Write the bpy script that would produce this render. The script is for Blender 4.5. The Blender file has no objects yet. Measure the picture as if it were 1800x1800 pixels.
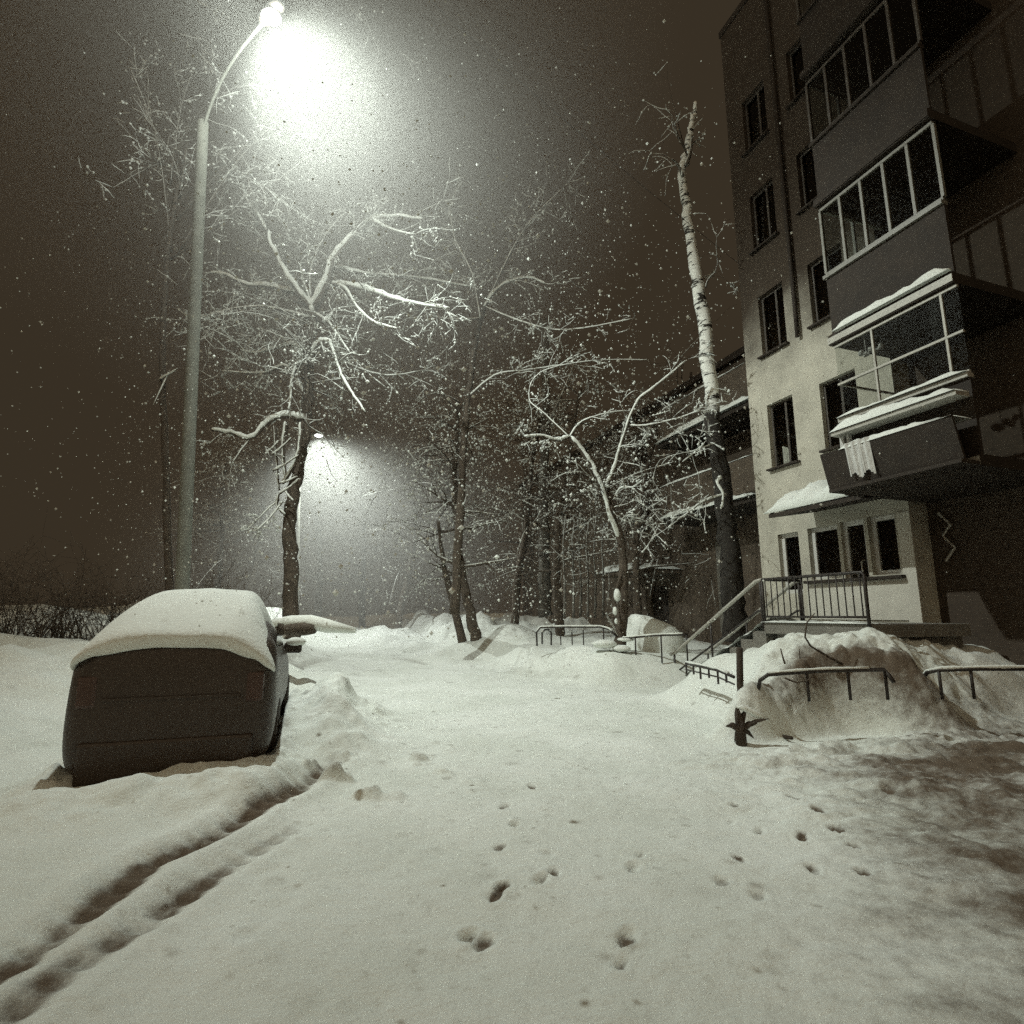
import bpy, math, random
import numpy as np
from mathutils import Vector, Matrix, Quaternion

random.seed(7)
np.random.seed(7)
scene = bpy.context.scene
COL = scene.collection
V = Vector

# ------------------------------------------------------------------ camera geometry (metres; eye 1.5 m above road)
EYE = 1.5
PITCH = math.atan(0.18)
CP, SP = math.cos(PITCH), math.sin(PITCH)

def at(px, py, Y):
    """world point seen at photo pixel (px,py) when it stands Y metres ahead"""
    a, u = (px - 900) / 1000.0, (900 - py) / 1000.0
    f, z = CP - SP * u, SP + CP * u
    return V((a / f * Y, Y, EYE + z / f * Y))

def ground_at(px, py, z=0.0):
    a, u = (px - 900) / 1000.0, (900 - py) / 1000.0
    f, zz = CP - SP * u, SP + CP * u
    Y = (z - EYE) / (zz / f)
    return (a / f * Y, Y)

# street frame: U runs down the street, Q to its right
UX, UY = -0.33, 0.944

# ------------------------------------------------------------------ mesh helpers
class MB:
    def __init__(self):
        self.v, self.f = [], []

    def quad(self, a, b, c, d):
        n = len(self.v)
        self.v += [tuple(a), tuple(b), tuple(c), tuple(d)]
        self.f.append((n, n + 1, n + 2, n + 3))

    def box(self, x0, x1, y0, y1, z0, z1):
        n = len(self.v)
        self.v += [(x0, y0, z0), (x1, y0, z0), (x1, y1, z0), (x0, y1, z0),
                   (x0, y0, z1), (x1, y0, z1), (x1, y1, z1), (x0, y1, z1)]
        self.f += [(n, n + 3, n + 2, n + 1), (n + 4, n + 5, n + 6, n + 7), (n, n + 1, n + 5, n + 4),
                   (n + 1, n + 2, n + 6, n + 5), (n + 2, n + 3, n + 7, n + 6), (n + 3, n, n + 4, n + 7)]
        return self

    def tube(self, pts, rad, sides=6, cap=True, squash=None):
        pts = [V(p) for p in pts]
        k = len(pts)
        if k < 2:
            return self
        if not hasattr(rad, '__len__'):
            rad = [rad] * k
        t0 = (pts[1] - pts[0])
        if t0.length < 1e-6:
            return self
        t0.normalize()
        ref = V((0, 0, 1)) if abs(t0.z) < 0.9 else V((1, 0, 0))
        nrm = t0.cross(ref).normalized()
        base = len(self.v)
        pt = t0
        for i in range(k):
            if i == 0:
                t = t0
            elif i == k - 1:
                t = (pts[i] - pts[i - 1])
            else:
                t = (pts[i + 1] - pts[i - 1])
            t = t.normalized() if t.length > 1e-7 else pt
            q = pt.rotation_difference(t)
            nrm = q @ nrm
            nrm = (nrm - t * nrm.dot(t)).normalized()
            b = t.cross(nrm)
            pt = t
            for s in range(sides):
                an = 2 * math.pi * s / sides
                self.v.append(tuple(pts[i] + (nrm * math.cos(an) + b * math.sin(an)) * rad[i]))
        for i in range(k - 1):
            for s in range(sides):
                a = base + i * sides + s
                b_ = base + i * sides + (s + 1) % sides
                self.f.append((a, b_, b_ + sides, a + sides))
        if cap:
            self.f.append(tuple(base + s for s in reversed(range(sides))))
            self.f.append(tuple(base + (k - 1) * sides + s for s in range(sides)))
        return self

    def blob(self, c, rx, ry, rz, nu=10, nv=6, jit=0.12, zmin=None, seed=None):
        rnd = random.Random(seed if seed is not None else random.random())
        base = len(self.v)
        c = V(c)
        for j in range(nv + 1):
            th = math.pi * j / nv
            for i in range(nu):
                ph = 2 * math.pi * i / nu
                k = 1 + (rnd.random() - .5) * 2 * jit if 0 < j < nv else 1
                z = c.z + rz * math.cos(th) * k
                if zmin is not None:
                    z = max(z, zmin)
                self.v.append((c.x + rx * math.sin(th) * math.cos(ph) * k, c.y + ry * math.sin(th) * math.sin(ph) * k, z))
        for j in range(nv):
            for i in range(nu):
                a = base + j * nu + i
                b = base + j * nu + (i + 1) % nu
                self.f.append((a, a + nu, b + nu, b))
        return self

    def octa(self, c, r):
        n = len(self.v)
        x, y, z = c
        r2 = r * random.uniform(.7, 1.2)
        self.v += [(x + r, y, z), (x - r, y, z), (x, y + r, z), (x, y - r, z), (x, y, z + r2), (x, y, z - r2)]
        for a, b in ((0, 2), (2, 1), (1, 3), (3, 0)):
            self.f.append((n + a, n + b, n + 4))
            self.f.append((n + b, n + a, n + 5))
        return self

    def prism(self, poly, y0, y1, axis='y'):
        """extrude polygon of (a,z) between y0 and y1"""
        n = len(self.v)
        k = len(poly)
        for yy in (y0, y1):
            for a, z in poly:
                self.v.append((a, yy, z) if axis == 'y' else (yy, a, z))
        self.f.append(tuple(n + i for i in range(k)))
        self.f.append(tuple(n + k + i for i in reversed(range(k))))
        for i in range(k):
            j = (i + 1) % k
            self.f.append((n + i, n + k + i, n + k + j, n + j))
        return self

def obj(name, mb, mat, parent=None, smooth=False, loc=None, bevel=0, sub=0, fixn=True):
    me = bpy.data.meshes.new(name)
    me.from_pydata(mb.v, [], mb.f)
    if fixn:
        import bmesh
        bm = bmesh.new()
        bm.from_mesh(me)
        bmesh.ops.recalc_face_normals(bm, faces=bm.faces)
        bm.to_mesh(me)
        bm.free()
    me.update()
    if mat:
        me.materials.append(mat)
    if smooth:
        me.polygons.foreach_set('use_smooth', [True] * len(me.polygons))
    o = bpy.data.objects.new(name, me)
    COL.objects.link(o)
    if parent:
        o.parent = parent
    if loc is not None:
        o.location = loc
    if bevel:
        m = o.modifiers.new('bevel', 'BEVEL')
        m.width = bevel
        m.segments = 2
        m.limit_method = 'ANGLE'
    if sub:
        m = o.modifiers.new('sub', 'SUBSURF')
        m.levels = m.render_levels = sub
    return o

def thing(name, label, cat, loc=(0, 0, 0), rz=0.0, group=None):
    o = bpy.data.objects.new(name, None)
    COL.objects.link(o)
    o.location = loc
    o.rotation_euler = (0, 0, rz)
    return tag(o, label, cat, group)

def tag(o, label=None, cat=None, group=None, kind=None):
    if label: o['label'] = label
    if cat: o['category'] = cat
    if group: o['group'] = group
    if kind: o['kind'] = kind
    return o

# ------------------------------------------------------------------ materials
def new_mat(name):
    m = bpy.data.materials.new(name)
    m.use_nodes = True
    nt = m.node_tree
    return m, nt, nt.nodes['Principled BSDF']

def simple(name, col, rough=0.8, var=0.25, scale=6.0, bump=0.15, bscale=40.0, metal=0.0, bdist=0.01):
    m, nt, b = new_mat(name)
    N, L = nt.nodes, nt.links
    tc = N.new('ShaderNodeTexCoord')
    n1 = N.new('ShaderNodeTexNoise'); n1.inputs['Scale'].default_value = scale; n1.inputs['Detail'].default_value = 6
    n1.inputs['Roughness'].default_value = 0.65
    r = N.new('ShaderNodeValToRGB')
    c = V(col)
    r.color_ramp.elements[0].position = 0.3
    r.color_ramp.elements[1].position = 0.72
    r.color_ramp.elements[0].color = (*(c * (1 - var)), 1)
    r.color_ramp.elements[1].color = (*(c * (1 + var * .6)), 1)
    n2 = N.new('ShaderNodeTexNoise'); n2.inputs['Scale'].default_value = bscale; n2.inputs['Detail'].default_value = 5
    bp = N.new('ShaderNodeBump'); bp.inputs['Strength'].default_value = bump; bp.inputs['Distance'].default_value = bdist
    L.new(tc.outputs['Object'], n1.inputs['Vector']); L.new(tc.outputs['Object'], n2.inputs['Vector'])
    L.new(n1.outputs['Fac'], r.inputs['Fac']); L.new(r.outputs['Color'], b.inputs['Base Color'])
    L.new(n2.outputs['Fac'], bp.inputs['Height']); L.new(bp.outputs['Normal'], b.inputs['Normal'])
    b.inputs['Roughness'].default_value = rough
    b.inputs['Metallic'].default_value = metal
    return m

SNOW_C = (0.80, 0.84, 0.79)
snow_m = simple('snow', SNOW_C, 0.95, 0.05, 3.0, 0.35, 30.0, bdist=0.03)
bark_m = simple('dark_bark', (0.10, 0.080, 0.060), 0.95, 0.45, 9.0, 0.7, 35.0, bdist=0.03)
grey_bark_m = simple('grey_bark', (0.15, 0.14, 0.12), 0.95, 0.4, 9.0, 0.7, 35.0, bdist=0.03)
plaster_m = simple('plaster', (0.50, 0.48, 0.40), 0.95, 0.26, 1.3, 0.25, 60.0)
def lamp_fade(m, dark, z0, z1):
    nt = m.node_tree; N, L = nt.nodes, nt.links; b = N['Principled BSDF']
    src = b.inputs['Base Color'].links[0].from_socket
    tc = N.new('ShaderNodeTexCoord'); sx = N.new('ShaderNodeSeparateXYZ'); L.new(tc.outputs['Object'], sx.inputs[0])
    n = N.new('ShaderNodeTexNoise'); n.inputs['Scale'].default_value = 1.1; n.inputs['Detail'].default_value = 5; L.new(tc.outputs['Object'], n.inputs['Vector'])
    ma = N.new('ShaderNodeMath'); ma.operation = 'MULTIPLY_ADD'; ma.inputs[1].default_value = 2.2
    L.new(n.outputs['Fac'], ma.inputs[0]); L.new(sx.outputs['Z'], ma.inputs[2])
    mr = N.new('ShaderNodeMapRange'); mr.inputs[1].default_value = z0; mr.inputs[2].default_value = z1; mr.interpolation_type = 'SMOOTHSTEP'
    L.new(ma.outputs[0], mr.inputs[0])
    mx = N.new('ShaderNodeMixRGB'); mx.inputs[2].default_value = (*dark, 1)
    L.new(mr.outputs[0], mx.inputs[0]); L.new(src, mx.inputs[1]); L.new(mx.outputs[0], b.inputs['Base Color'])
lamp_fade(plaster_m, (.050, .037, .025), 7.9, 10.4)  # upper facade darkened: the lamp's fading light painted into the plaster
pale_plaster_m = simple('pale_plaster', (0.60, 0.585, 0.51), 0.95, 0.12, 2.0, 0.2, 60.0)
frame_m = simple('white_frame', (0.62, 0.62, 0.58), 0.5, 0.08, 4.0, 0.05)
glaze_m = simple('grey_frame', (0.19, 0.185, 0.155), 0.5, 0.1, 4.0, 0.05)
dull_frame_m = simple('dull_frame', (0.07, 0.06, 0.048), 0.6, 0.15, 4.0, 0.05)  # frame colour dimmed where the lamp light fades
dark_panel_m = simple('dark_panel', (0.029, 0.0205, 0.013), 0.8, 0.3, 3.0, 0.2, 20)
rail_m = simple('dark_metal', (0.04, 0.033, 0.028), 0.55, 0.3, 14.0, 0.15, 60, 0.2)
pale_rail_m = simple('pale_metal', (0.42, 0.41, 0.36), 0.55, 0.2, 14.0, 0.1, 60, 0.1)
concrete_m = simple('concrete', (0.2, 0.19, 0.165), 0.95, 0.25, 3.0, 0.4, 40)
pole_m = simple('pole_concrete', (0.20, 0.205, 0.175), 0.9, 0.25, 4.0, 0.3, 40)
far_wall_m = simple('far_wall', (0.10, 0.078, 0.056), 0.95, 0.35, 1.0, 0.3, 30)
far_lit_m = simple('far_lit_wall', (0.16, 0.15, 0.125), 0.95, 0.25, 1.5, 0.3, 30)
paint_m = simple('dark_car_paint', (0.050, 0.037, 0.027), 0.4, 0.15, 3.0, 0.02)
rubber_m = simple('rubber', (0.052, 0.042, 0.033), 0.85, 0.2, 8.0, 0.2)
rim_m = simple('rim_metal', (0.12, 0.12, 0.12), 0.45, 0.15, 8.0, 0.05, metal=.6)
cloth_m = simple('pale_cloth', (0.6, 0.6, 0.57), 0.9, 0.1, 6.0, 0.4, 18, bdist=.03)
curtain_m = simple('curtain', (0.75, 0.73, 0.66), 0.95, 0.1, 8.0, 0.3, 18, bdist=.03)
room_m = simple('dark_room', (0.22, 0.17, 0.12), 0.95, 0.3, 3.0, 0.0)
wood_m = simple('old_wood', (0.06, 0.045, 0.032), 0.95, 0.4, 12.0, 0.6, 50, bdist=.02)
taillight_m = simple('tail_light_red', (0.075, 0.045, 0.035), 0.3, 0.1, 8.0, 0.02)

# brick for the right wing, its shade put into the dark colour
def brick_mat():
    m, nt, b = new_mat('shaded_brick')
    N, L = nt.nodes, nt.links
    tc = N.new('ShaderNodeTexCoord'); mp = N.new('ShaderNodeMapping')
    mp.inputs['Rotation'].default_value = (math.radians(90), 0, 0)
    br = N.new('ShaderNodeTexBrick'); br.inputs['Scale'].default_value = 4.0
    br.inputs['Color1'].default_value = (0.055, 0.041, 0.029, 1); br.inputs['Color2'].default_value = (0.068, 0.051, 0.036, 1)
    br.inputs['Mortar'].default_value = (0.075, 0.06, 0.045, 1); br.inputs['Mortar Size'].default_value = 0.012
    L.new(tc.outputs['Object'], mp.inputs['Vector']); L.new(mp.outputs['Vector'], br.inputs['Vector'])
    L.new(br.outputs['Color'], b.inputs['Base Color'])
    bp = N.new('ShaderNodeBump'); bp.inputs['Strength'].default_value = .3; bp.inputs['Distance'].default_value = .01
    L.new(br.outputs['Fac'], bp.inputs['Height']); bp.invert = True
    L.new(bp.outputs['Normal'], b.inputs['Normal'])
    b.inputs['Roughness'].default_value = .95
    return m
brick_m = brick_mat()

def birch_mat():
    m, nt, b = new_mat('birch_bark')
    N, L = nt.nodes, nt.links
    tc = N.new('ShaderNodeTexCoord'); mp = N.new('ShaderNodeMapping')
    mp.inputs['Scale'].default_value = (.9, .9, 3.6)
    n = N.new('ShaderNodeTexNoise'); n.inputs['Scale'].default_value = 2.4; n.inputs['Detail'].default_value = 7; n.inputs['Roughness'].default_value = .72
    r = N.new('ShaderNodeValToRGB')
    e = r.color_ramp.elements
    e[0].position = .535; e[0].color = (0.82, 0.84, 0.78, 1)
    e[1].position = .565; e[1].color = (0.03, 0.026, 0.02, 1)
    # lower trunk goes dark and rough
    sx = N.new('ShaderNodeSeparateXYZ')
    n3 = N.new('ShaderNodeTexNoise'); n3.inputs['Scale'].default_value = 1.6; n3.inputs['Detail'].default_value = 4
    ad = N.new('ShaderNodeMath'); ad.operation = 'MULTIPLY_ADD'; ad.inputs[1].default_value = 1.6
    mr = N.new('ShaderNodeMapRange'); mr.inputs[1].default_value = 6.4; mr.inputs[2].default_value = 6.9
    mx = N.new('ShaderNodeMixRGB'); mx.inputs[1].default_value = (0.028, 0.024, 0.019, 1)
    L.new(tc.outputs['Object'], mp.inputs['Vector']); L.new(mp.outputs['Vector'], n.inputs['Vector'])
    L.new(n.outputs['Fac'], r.inputs['Fac'])
    L.new(tc.outputs['Object'], sx.inputs['Vector']); L.new(tc.outputs['Object'], n3.inputs['Vector'])
    L.new(n3.outputs['Fac'], ad.inputs[0]); L.new(sx.outputs['Z'], ad.inputs[2])
    L.new(ad.outputs[0], mr.inputs[0]); L.new(mr.outputs[0], mx.inputs[0]); L.new(r.outputs['Color'], mx.inputs[2])
    L.new(mx.outputs['Color'], b.inputs['Base Color'])
    bp = N.new('ShaderNodeBump'); bp.inputs['Strength'].default_value = .5; bp.inputs['Distance'].default_value = .02
    L.new(n.outputs['Fac'], bp.inputs['Height']); L.new(bp.outputs['Normal'], b.inputs['Normal'])
    b.inputs['Roughness'].default_value = .9
    return m
birch_m = birch_mat()

def glass_mat():
    m = bpy.data.materials.new('window_glass')
    m.use_nodes = True
    nt = m.node_tree; N, L = nt.nodes, nt.links
    N.remove(N['Principled BSDF'])
    out = N['Material Output']
    tr = N.new('ShaderNodeBsdfTransparent'); tr.inputs['Color'].default_value = (.75, .77, .75, 1)
    gl = N.new('ShaderNodeBsdfGlossy'); gl.inputs['Roughness'].default_value = .04; gl.inputs['Color'].default_value = (.8, .8, .8, 1)
    fr = N.new('ShaderNodeFresnel'); fr.inputs['IOR'].default_value = 1.5
    nz = N.new('ShaderNodeTexNoise'); nz.inputs['Scale'].default_value = 1.5
    bp = N.new('ShaderNodeBump'); bp.inputs['Strength'].default_value = .03
    L.new(nz.outputs['Fac'], bp.inputs['Height']); L.new(bp.outputs['Normal'], gl.inputs['Normal'])
    mx = N.new('ShaderNodeMixShader')
    L.new(fr.outputs[0], mx.inputs[0]); L.new(tr.outputs[0], mx.inputs[1]); L.new(gl.outputs[0], mx.inputs[2])
    L.new(mx.outputs[0], out.inputs['Surface'])
    return m
glass_m = glass_mat()

def emit_mat(name, col, s):
    m, nt, b = new_mat(name)
    b.inputs['Base Color'].default_value = (*col, 1)
    b.inputs['Emission Color'].default_value = (*col, 1)
    b.inputs['Emission Strength'].default_value = s
    return m
lens_m = emit_mat('lit_lens', (0.95, 1.0, 0.92), 12.0)

def ground_mat():
    m, nt, b = new_mat('ground_snow')
    N, L = nt.nodes, nt.links
    tc = N.new('ShaderNodeTexCoord')
    at_ = N.new('ShaderNodeAttribute'); at_.attribute_name = 'dirt_shade'
    n1 = N.new('ShaderNodeTexNoise'); n1.inputs['Scale'].default_value = 9.0; n1.inputs['Detail'].default_value = 7; n1.inputs['Roughness'].default_value = .7
    n2 = N.new('ShaderNodeTexNoise'); n2.inputs['Scale'].default_value = 38.0; n2.inputs['Detail'].default_value = 5
    n3 = N.new('ShaderNodeTexNoise'); n3.inputs['Scale'].default_value = .8; n3.inputs['Detail'].default_value = 4
    for n in (n1, n2, n3): L.new(tc.outputs['Object'], n.inputs['Vector'])
    # dirt factor (real soil plus painted shade) broken up by noise
    mu = N.new('ShaderNodeMath'); mu.operation = 'MULTIPLY_ADD'
    L.new(n1.outputs['Fac'], mu.inputs[0]); mu.inputs[1].default_value = .9
    su = N.new('ShaderNodeMath'); su.operation = 'SUBTRACT'; su.inputs[1].default_value = .95
    L.new(at_.outputs['Fac'], su.inputs[0])
    L.new(su.outputs[0], mu.inputs[2])
    mr = N.new('ShaderNodeMapRange'); mr.inputs[1].default_value = -.45; mr.inputs[2].default_value = .35; mr.interpolation_type = 'SMOOTHSTEP'
    L.new(mu.outputs[0], mr.inputs[0])
    cr = N.new('ShaderNodeValToRGB')
    cr.color_ramp.elements[0].position = .35; cr.color_ramp.elements[0].color = (0.72, 0.76, 0.70, 1)
    cr.color_ramp.elements[1].position = .65; cr.color_ramp.elements[1].color = (0.82, 0.86, 0.81, 1)
    L.new(n3.outputs['Fac'], cr.inputs['Fac'])
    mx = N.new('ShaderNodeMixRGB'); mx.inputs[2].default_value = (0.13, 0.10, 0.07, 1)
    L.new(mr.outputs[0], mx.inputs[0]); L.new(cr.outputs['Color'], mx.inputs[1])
    L.new(mx.outputs['Color'], b.inputs['Base Color'])
    ad = N.new('ShaderNodeMath'); ad.operation = 'MULTIPLY_ADD'; ad.inputs[1].default_value = .35
    L.new(n2.outputs['Fac'], ad.inputs[0]); L.new(n1.outputs['Fac'], ad.inputs[2])
    bp = N.new('ShaderNodeBump'); bp.inputs['Strength'].default_value = .5; bp.inputs['Distance'].default_value = .035
    L.new(ad.outputs[0], bp.inputs['Height']); L.new(bp.outputs['Normal'], b.inputs['Normal'])
    b.inputs['Roughness'].default_value = .95
    return m
ground_m = ground_mat()

# ------------------------------------------------------------------ numpy noise + terrain
_rng = np.random.RandomState(11)
_LAT = _rng.rand(256, 256)
def vnoise(x, y):
    xi, yi = np.floor(x).astype(int), np.floor(y).astype(int)
    fx, fy = x - xi, y - yi
    fx, fy = fx * fx * (3 - 2 * fx), fy * fy * (3 - 2 * fy)
    g = lambda a, b: _LAT[a % 256, b % 256]
    return (g(xi, yi) * (1 - fx) + g(xi + 1, yi) * fx) * (1 - fy) + (g(xi, yi + 1) * (1 - fx) + g(xi + 1, yi + 1) * fx) * fy
def fbm(x, y, sc, oct=4, gain=.5):
    s, a, t = 0, 1, 0
    for i in range(oct):
        s = s + a * (vnoise(x * sc + 17.3 * i, y * sc + 9.1 * i) - .5); t += a; a *= gain; sc *= 2.03
    return s / t
def sstep(a, b, x):
    t = np.clip((x - a) / (b - a), 0, 1)
    return t * t * (3 - 2 * t)
def poly_dist(x, y, pts):
    best = np.full(x.shape, 1e9); side = np.zeros(x.shape); par = np.zeros(x.shape)
    acc = 0
    for (ax, ay), (bx, by) in zip(pts[:-1], pts[1:]):
        dx, dy = bx - ax, by - ay
        l2 = dx * dx + dy * dy
        t = np.clip(((x - ax) * dx + (y - ay) * dy) / l2, 0, 1)
        d = np.hypot(x - ax - t * dx, y - ay - t * dy)
        sd = np.sign((x - ax) * dy - (y - ay) * dx)
        m = d < best
        best = np.where(m, d, best); side = np.where(m, sd, side); par = np.where(m, acc + t * math.sqrt(l2), par)
        acc += math.sqrt(l2)
    return best, side, par

RUTS = [([(-260, 1850), (0, 1712), (150, 1600), (250, 1522), (340, 1482), (440, 1430), (520, 1388), (580, 1350), (645, 1322)], .11, .068),
        ([(-60, 1850), (120, 1705), (250, 1622), (380, 1530), (470, 1478), (540, 1440), (590, 1412)], .09, .042),
        ([(430, 1650), (520, 1560), (600, 1500)], .05, .012)]
RUTW = [([ground_at(*p) for p in r], w, d) for r, w, d in RUTS]
PRINTS = [(905, 1452, .5, 1.0), (886, 1420, .3, .5), (935, 1385, .9, .7), (882, 1562, .4, 1.2), (872, 1575, .2, .7), (952, 1548, .0, .9), (975, 1538, .6, .8),
          (1112, 1520, .5, .6), (1125, 1500, .4, .5), (1335, 1457, .2, .9), (1410, 1472, .3, .8), (1395, 1412, .9, .6), (1440, 1440, .7, 1.1), (1470, 1465, .7, 1.0), (1500, 1495, .7, 1.2), (1520, 1540, .7, 1.0),
          (820, 1642, .1, 1.2), (850, 1650, .3, .8), (1100, 1645, .2, .7), (1092, 1690, .2, .7), (1290, 1415, .3, .5), (1285, 1438, .3, .4), (1330, 1575, .4, .6), (880, 1490, .2, .4), (960, 1500, .5, .35), (745, 1265, .6, .6), (765, 1252, .7, .5),
          (1270, 1550, .3, .5), (1560, 1400, .4, .8), (1300, 1510, .6, .4), (1430, 1530, .4, .7)]
PRW = [(*ground_at(a, b), r, s) for a, b, r, s in PRINTS]
PRW = [(fx, fy, r, s * .75) for fx, fy, r, s in PRW]

CAR_LOC = (-3.10, 5.42); CAR_RZ = 0.33      # rear centre of the dark car

def terrain(x, y, detail=True):
    a = x * UX + y * UY
    q = x * .944 + y * .33
    dirt_shade = np.zeros(x.shape)
    n1 = fbm(x, y, .55, 4)
    n2 = fbm(x + 40, y - 20, 1.7, 4)
    z = n1 * .07 + n2 * .04
    # left bank (behind and past the parked car)
    edge = .45 + n1 * 1.1
    far = sstep(9.6, 12.0, a)
    bank = sstep(0.0, 1.9, (edge - q)) * far
    z = z + bank * (.72 + n1 * .5 + n2 * .35)
    # bank left of the car, near the camera
    lb = sstep(2.3, 4.6, -q + n1 * .8) * sstep(2.5, 5.5, a)
    z = z + lb * (.50 + n1 * .4) * (1 - bank * .5)
    # small shovelled ridge between road and car front
    rg = np.exp(-((q - .30 + n1 * .9) / .50) ** 2) * sstep(5.9, 7.6, a) * (1 - .75 * far)
    z = z + rg * (.46 + n2 * .55 + .28 * np.abs(fbm(x + 8, y, 2.2, 3)))
    # right bank beyond the mound
    rb = sstep(5.0, 6.6, q + n1 * 1.2) * sstep(10.4, 11.6, a)
    z = z + rb * (.62 + n1 * .4)
    # mound under the garden rails
    e1 = a - (5.55 + .10 * (q - 5) - .95 * sstep(6.5, 7.6, q) + n1 * .8)
    mf = sstep(0.0, 1.0, e1 / (.55 + .75 * sstep(7.2, 8.0, q)))
    lw = sstep(6.0, 7.2, a)
    ml = sstep(4.65 + 1.0 * lw, 5.35 + 1.3 * lw, q + n1 * .5)
    md = mf * ml * (1 - sstep(8.3, 9.8, a + n1))
    pl = .62 + .30 * sstep(5.0, 8.6, q) + n1 * .3 + n2 * .30 + .16 * np.abs(fbm(x, y + 4, 1.9, 3))
    z = np.where(md > 0, z * (1 - md) + md * pl, z)
    heap = .42 * np.exp(-(((q - 6.75) / .62) ** 2 + ((a - 6.75) / .75) ** 2))
    heap += .30 * np.exp(-(((q - 7.7) / .6) ** 2 + ((a - 6.2) / .5) ** 2))
    z = z + heap * md
    cl = np.abs(fbm(x * 1.3 + 5, y * 1.3, 2.6, 3)) * .22
    z = z + cl * md * sstep(6.0, 8.0, q)
    lump = fbm(x + 13, y - 6, 2.3, 4, .6) * .34 + np.abs(fbm(x - 3, y + 8, 4.2, 3)) * .16
    z = z + lump * np.clip(mf * ml * 1.5, 0, 1) * (1 - sstep(.7, 1.6, e1)) * (1 - sstep(8.3, 9.8, a))
    # gap between mound and far bank is trodden path to the stairs
    z = z + .55 * np.exp(-((x + 1.5) / 1.6) ** 2 - ((y - 19.5) / 1.4) ** 2) + .5 * np.exp(-((x + .1) / 1.2) ** 2 - ((y - 20.5) / 1.4) ** 2)
    # far ground
    z = z + sstep(19, 30, a) * (.5 + n1 * 1.6)
    # right bottom: churned snow
    ch = sstep(2.6, 4.8, q + n1 * 1.5) * (1 - sstep(5.0, 5.7, a))
    z = z + ch * (.16 * np.abs(fbm(x, y * 1.25, 1.7, 5, .6)) * 2.2 + .05)
    dirt_shade = dirt_shade + ch * (.36 + 1.1 * fbm(x + 9, y * 1.4, 1.6, 5, .65)) * (0.9)  # shade of the hollows painted in as brown
    corner = sstep(2.2, 4.2, x + .75 * (5 - y)) * (1 - sstep(4.2, 5.4, a))
    dirt_shade = dirt_shade + corner * (.42 + .8 * np.clip(fbm(x + 3, y * 2.4, .9, 3), -.2, .6))  # corner light fall-off painted into the snow colour
    # dirt channel paints shade onto the camera side of the mound
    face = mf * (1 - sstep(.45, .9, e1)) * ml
    dirt_shade = dirt_shade + face * (.36 + .50 * sstep(5.5, 6.3, q + n1))
    # car nest
    cx, cy = CAR_LOC
    ca, sa = math.cos(CAR_RZ), math.sin(CAR_RZ)
    lx, ly = (x - cx) * ca + (y - cy) * sa, -(x - cx) * sa + (y - cy) * ca
    dcar = np.hypot(np.maximum(np.abs(lx) - .84, 0), np.maximum(np.abs(ly - 2.1) - 2.12, 0))
    inside = 1 - sstep(.0, .10, dcar)
    skirt = np.exp(-(dcar / .26) ** 2) * (.17 + n2 * .35)
    z = z * (1 - inside * .9) + skirt * (1 - inside * .6)
    bl = ly + .44 + n2 * .3
    berm = np.exp(-(bl / np.where(bl > 0, .14, .42)) ** 2) * (1 - sstep(.75, 1.2, np.abs(lx)))
    z = z + berm * (.13 + n2 * .25 + .08 * np.abs(fbm(x + 2, y, 4.0, 3)))
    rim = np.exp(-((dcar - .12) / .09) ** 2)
    dirt_shade = dirt_shade + rim * .12 * (1 - far) + rim * n2 * .9
    # clods on the right of the car
    clod = sstep(.12, .34, fbm(x, y, 3.1, 3)) * np.exp(-((q - .55) / .75) ** 2) * sstep(4.6, 5.6, a) * (1 - sstep(9.2, 11.8, a))
    z = z + clod * .15
    dirt_shade = dirt_shade + clod * .42
    if detail:
        for pts, w, d in RUTW:
            ds, sd, par = poly_dist(x, y, pts)
            wob = 1 + .5 * fbm(par * 1.0, ds * 0 + 3.3, 2.2, 3)
            tread = .5 + .5 * np.sin(par * 2 * math.pi / .16)
            ln = sum(math.hypot(b[0] - a_[0], b[1] - a_[1]) for a_, b in zip(pts[:-1], pts[1:]))
            d = d * (1 - sstep(ln - 1.3, ln, par)) * (1.0 + .7 * fbm(x, y, 1.1, 3))
            g = np.exp(-(ds / w) ** 2)
            z = z - d * g * (.6 + .6 * tread) * wob + d * .55 * np.exp(-((ds - w * 2.0) / (w * .8)) ** 2) * (.6 + .4 * wob)
            dirt_shade = dirt_shade + np.exp(-((ds - w * .25) / (w * .75)) ** 2) * np.minimum(1, d * 20) * np.clip(.74 + 1.5 * fbm(x, y, 2.3, 3) + .22 * tread, 0, 1)
        for (fx, fy, r, s) in PRW:
            dx, dy = x - fx, y - fy
            m = (np.abs(dx) < .5) & (np.abs(dy) < .5)
            if not m.any():
                continue
            c_, s_ = math.cos(r - .6), math.sin(r - .6)
            ex, ey = (dx * c_ + dy * s_) / .038, (-dx * s_ + dy * c_) / .070
            dd = np.sqrt(ex * ex + ey * ey) + fbm(x * 6, y * 6, 1.9, 3) * 1.5
            hole = 1 - sstep(.5, 1.15, dd)
            ring = np.exp(-((dd - 1.35) / .3) ** 2)
            z = np.where(m, z - .045 * s * hole + .012 * s * ring, z)
            dirt_shade = np.where(m, dirt_shade + hole * 1.15 * min(1, s + .3) * (.7 + 1.4 * fbm(x, y, 9, 2)), dirt_shade)  # print floors: painted shade with a little real soil
        z = z + fbm(x, y, 5.0, 3) * .018 + fbm(x + 3, y, 15.0, 2) * .006
    return z, np.clip(dirt_shade, 0, 1)

def hz(x, y):
    z, _ = terrain(np.array([[float(x)]]), np.array([[float(y)]]), False)
    return float(z[0, 0])

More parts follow.
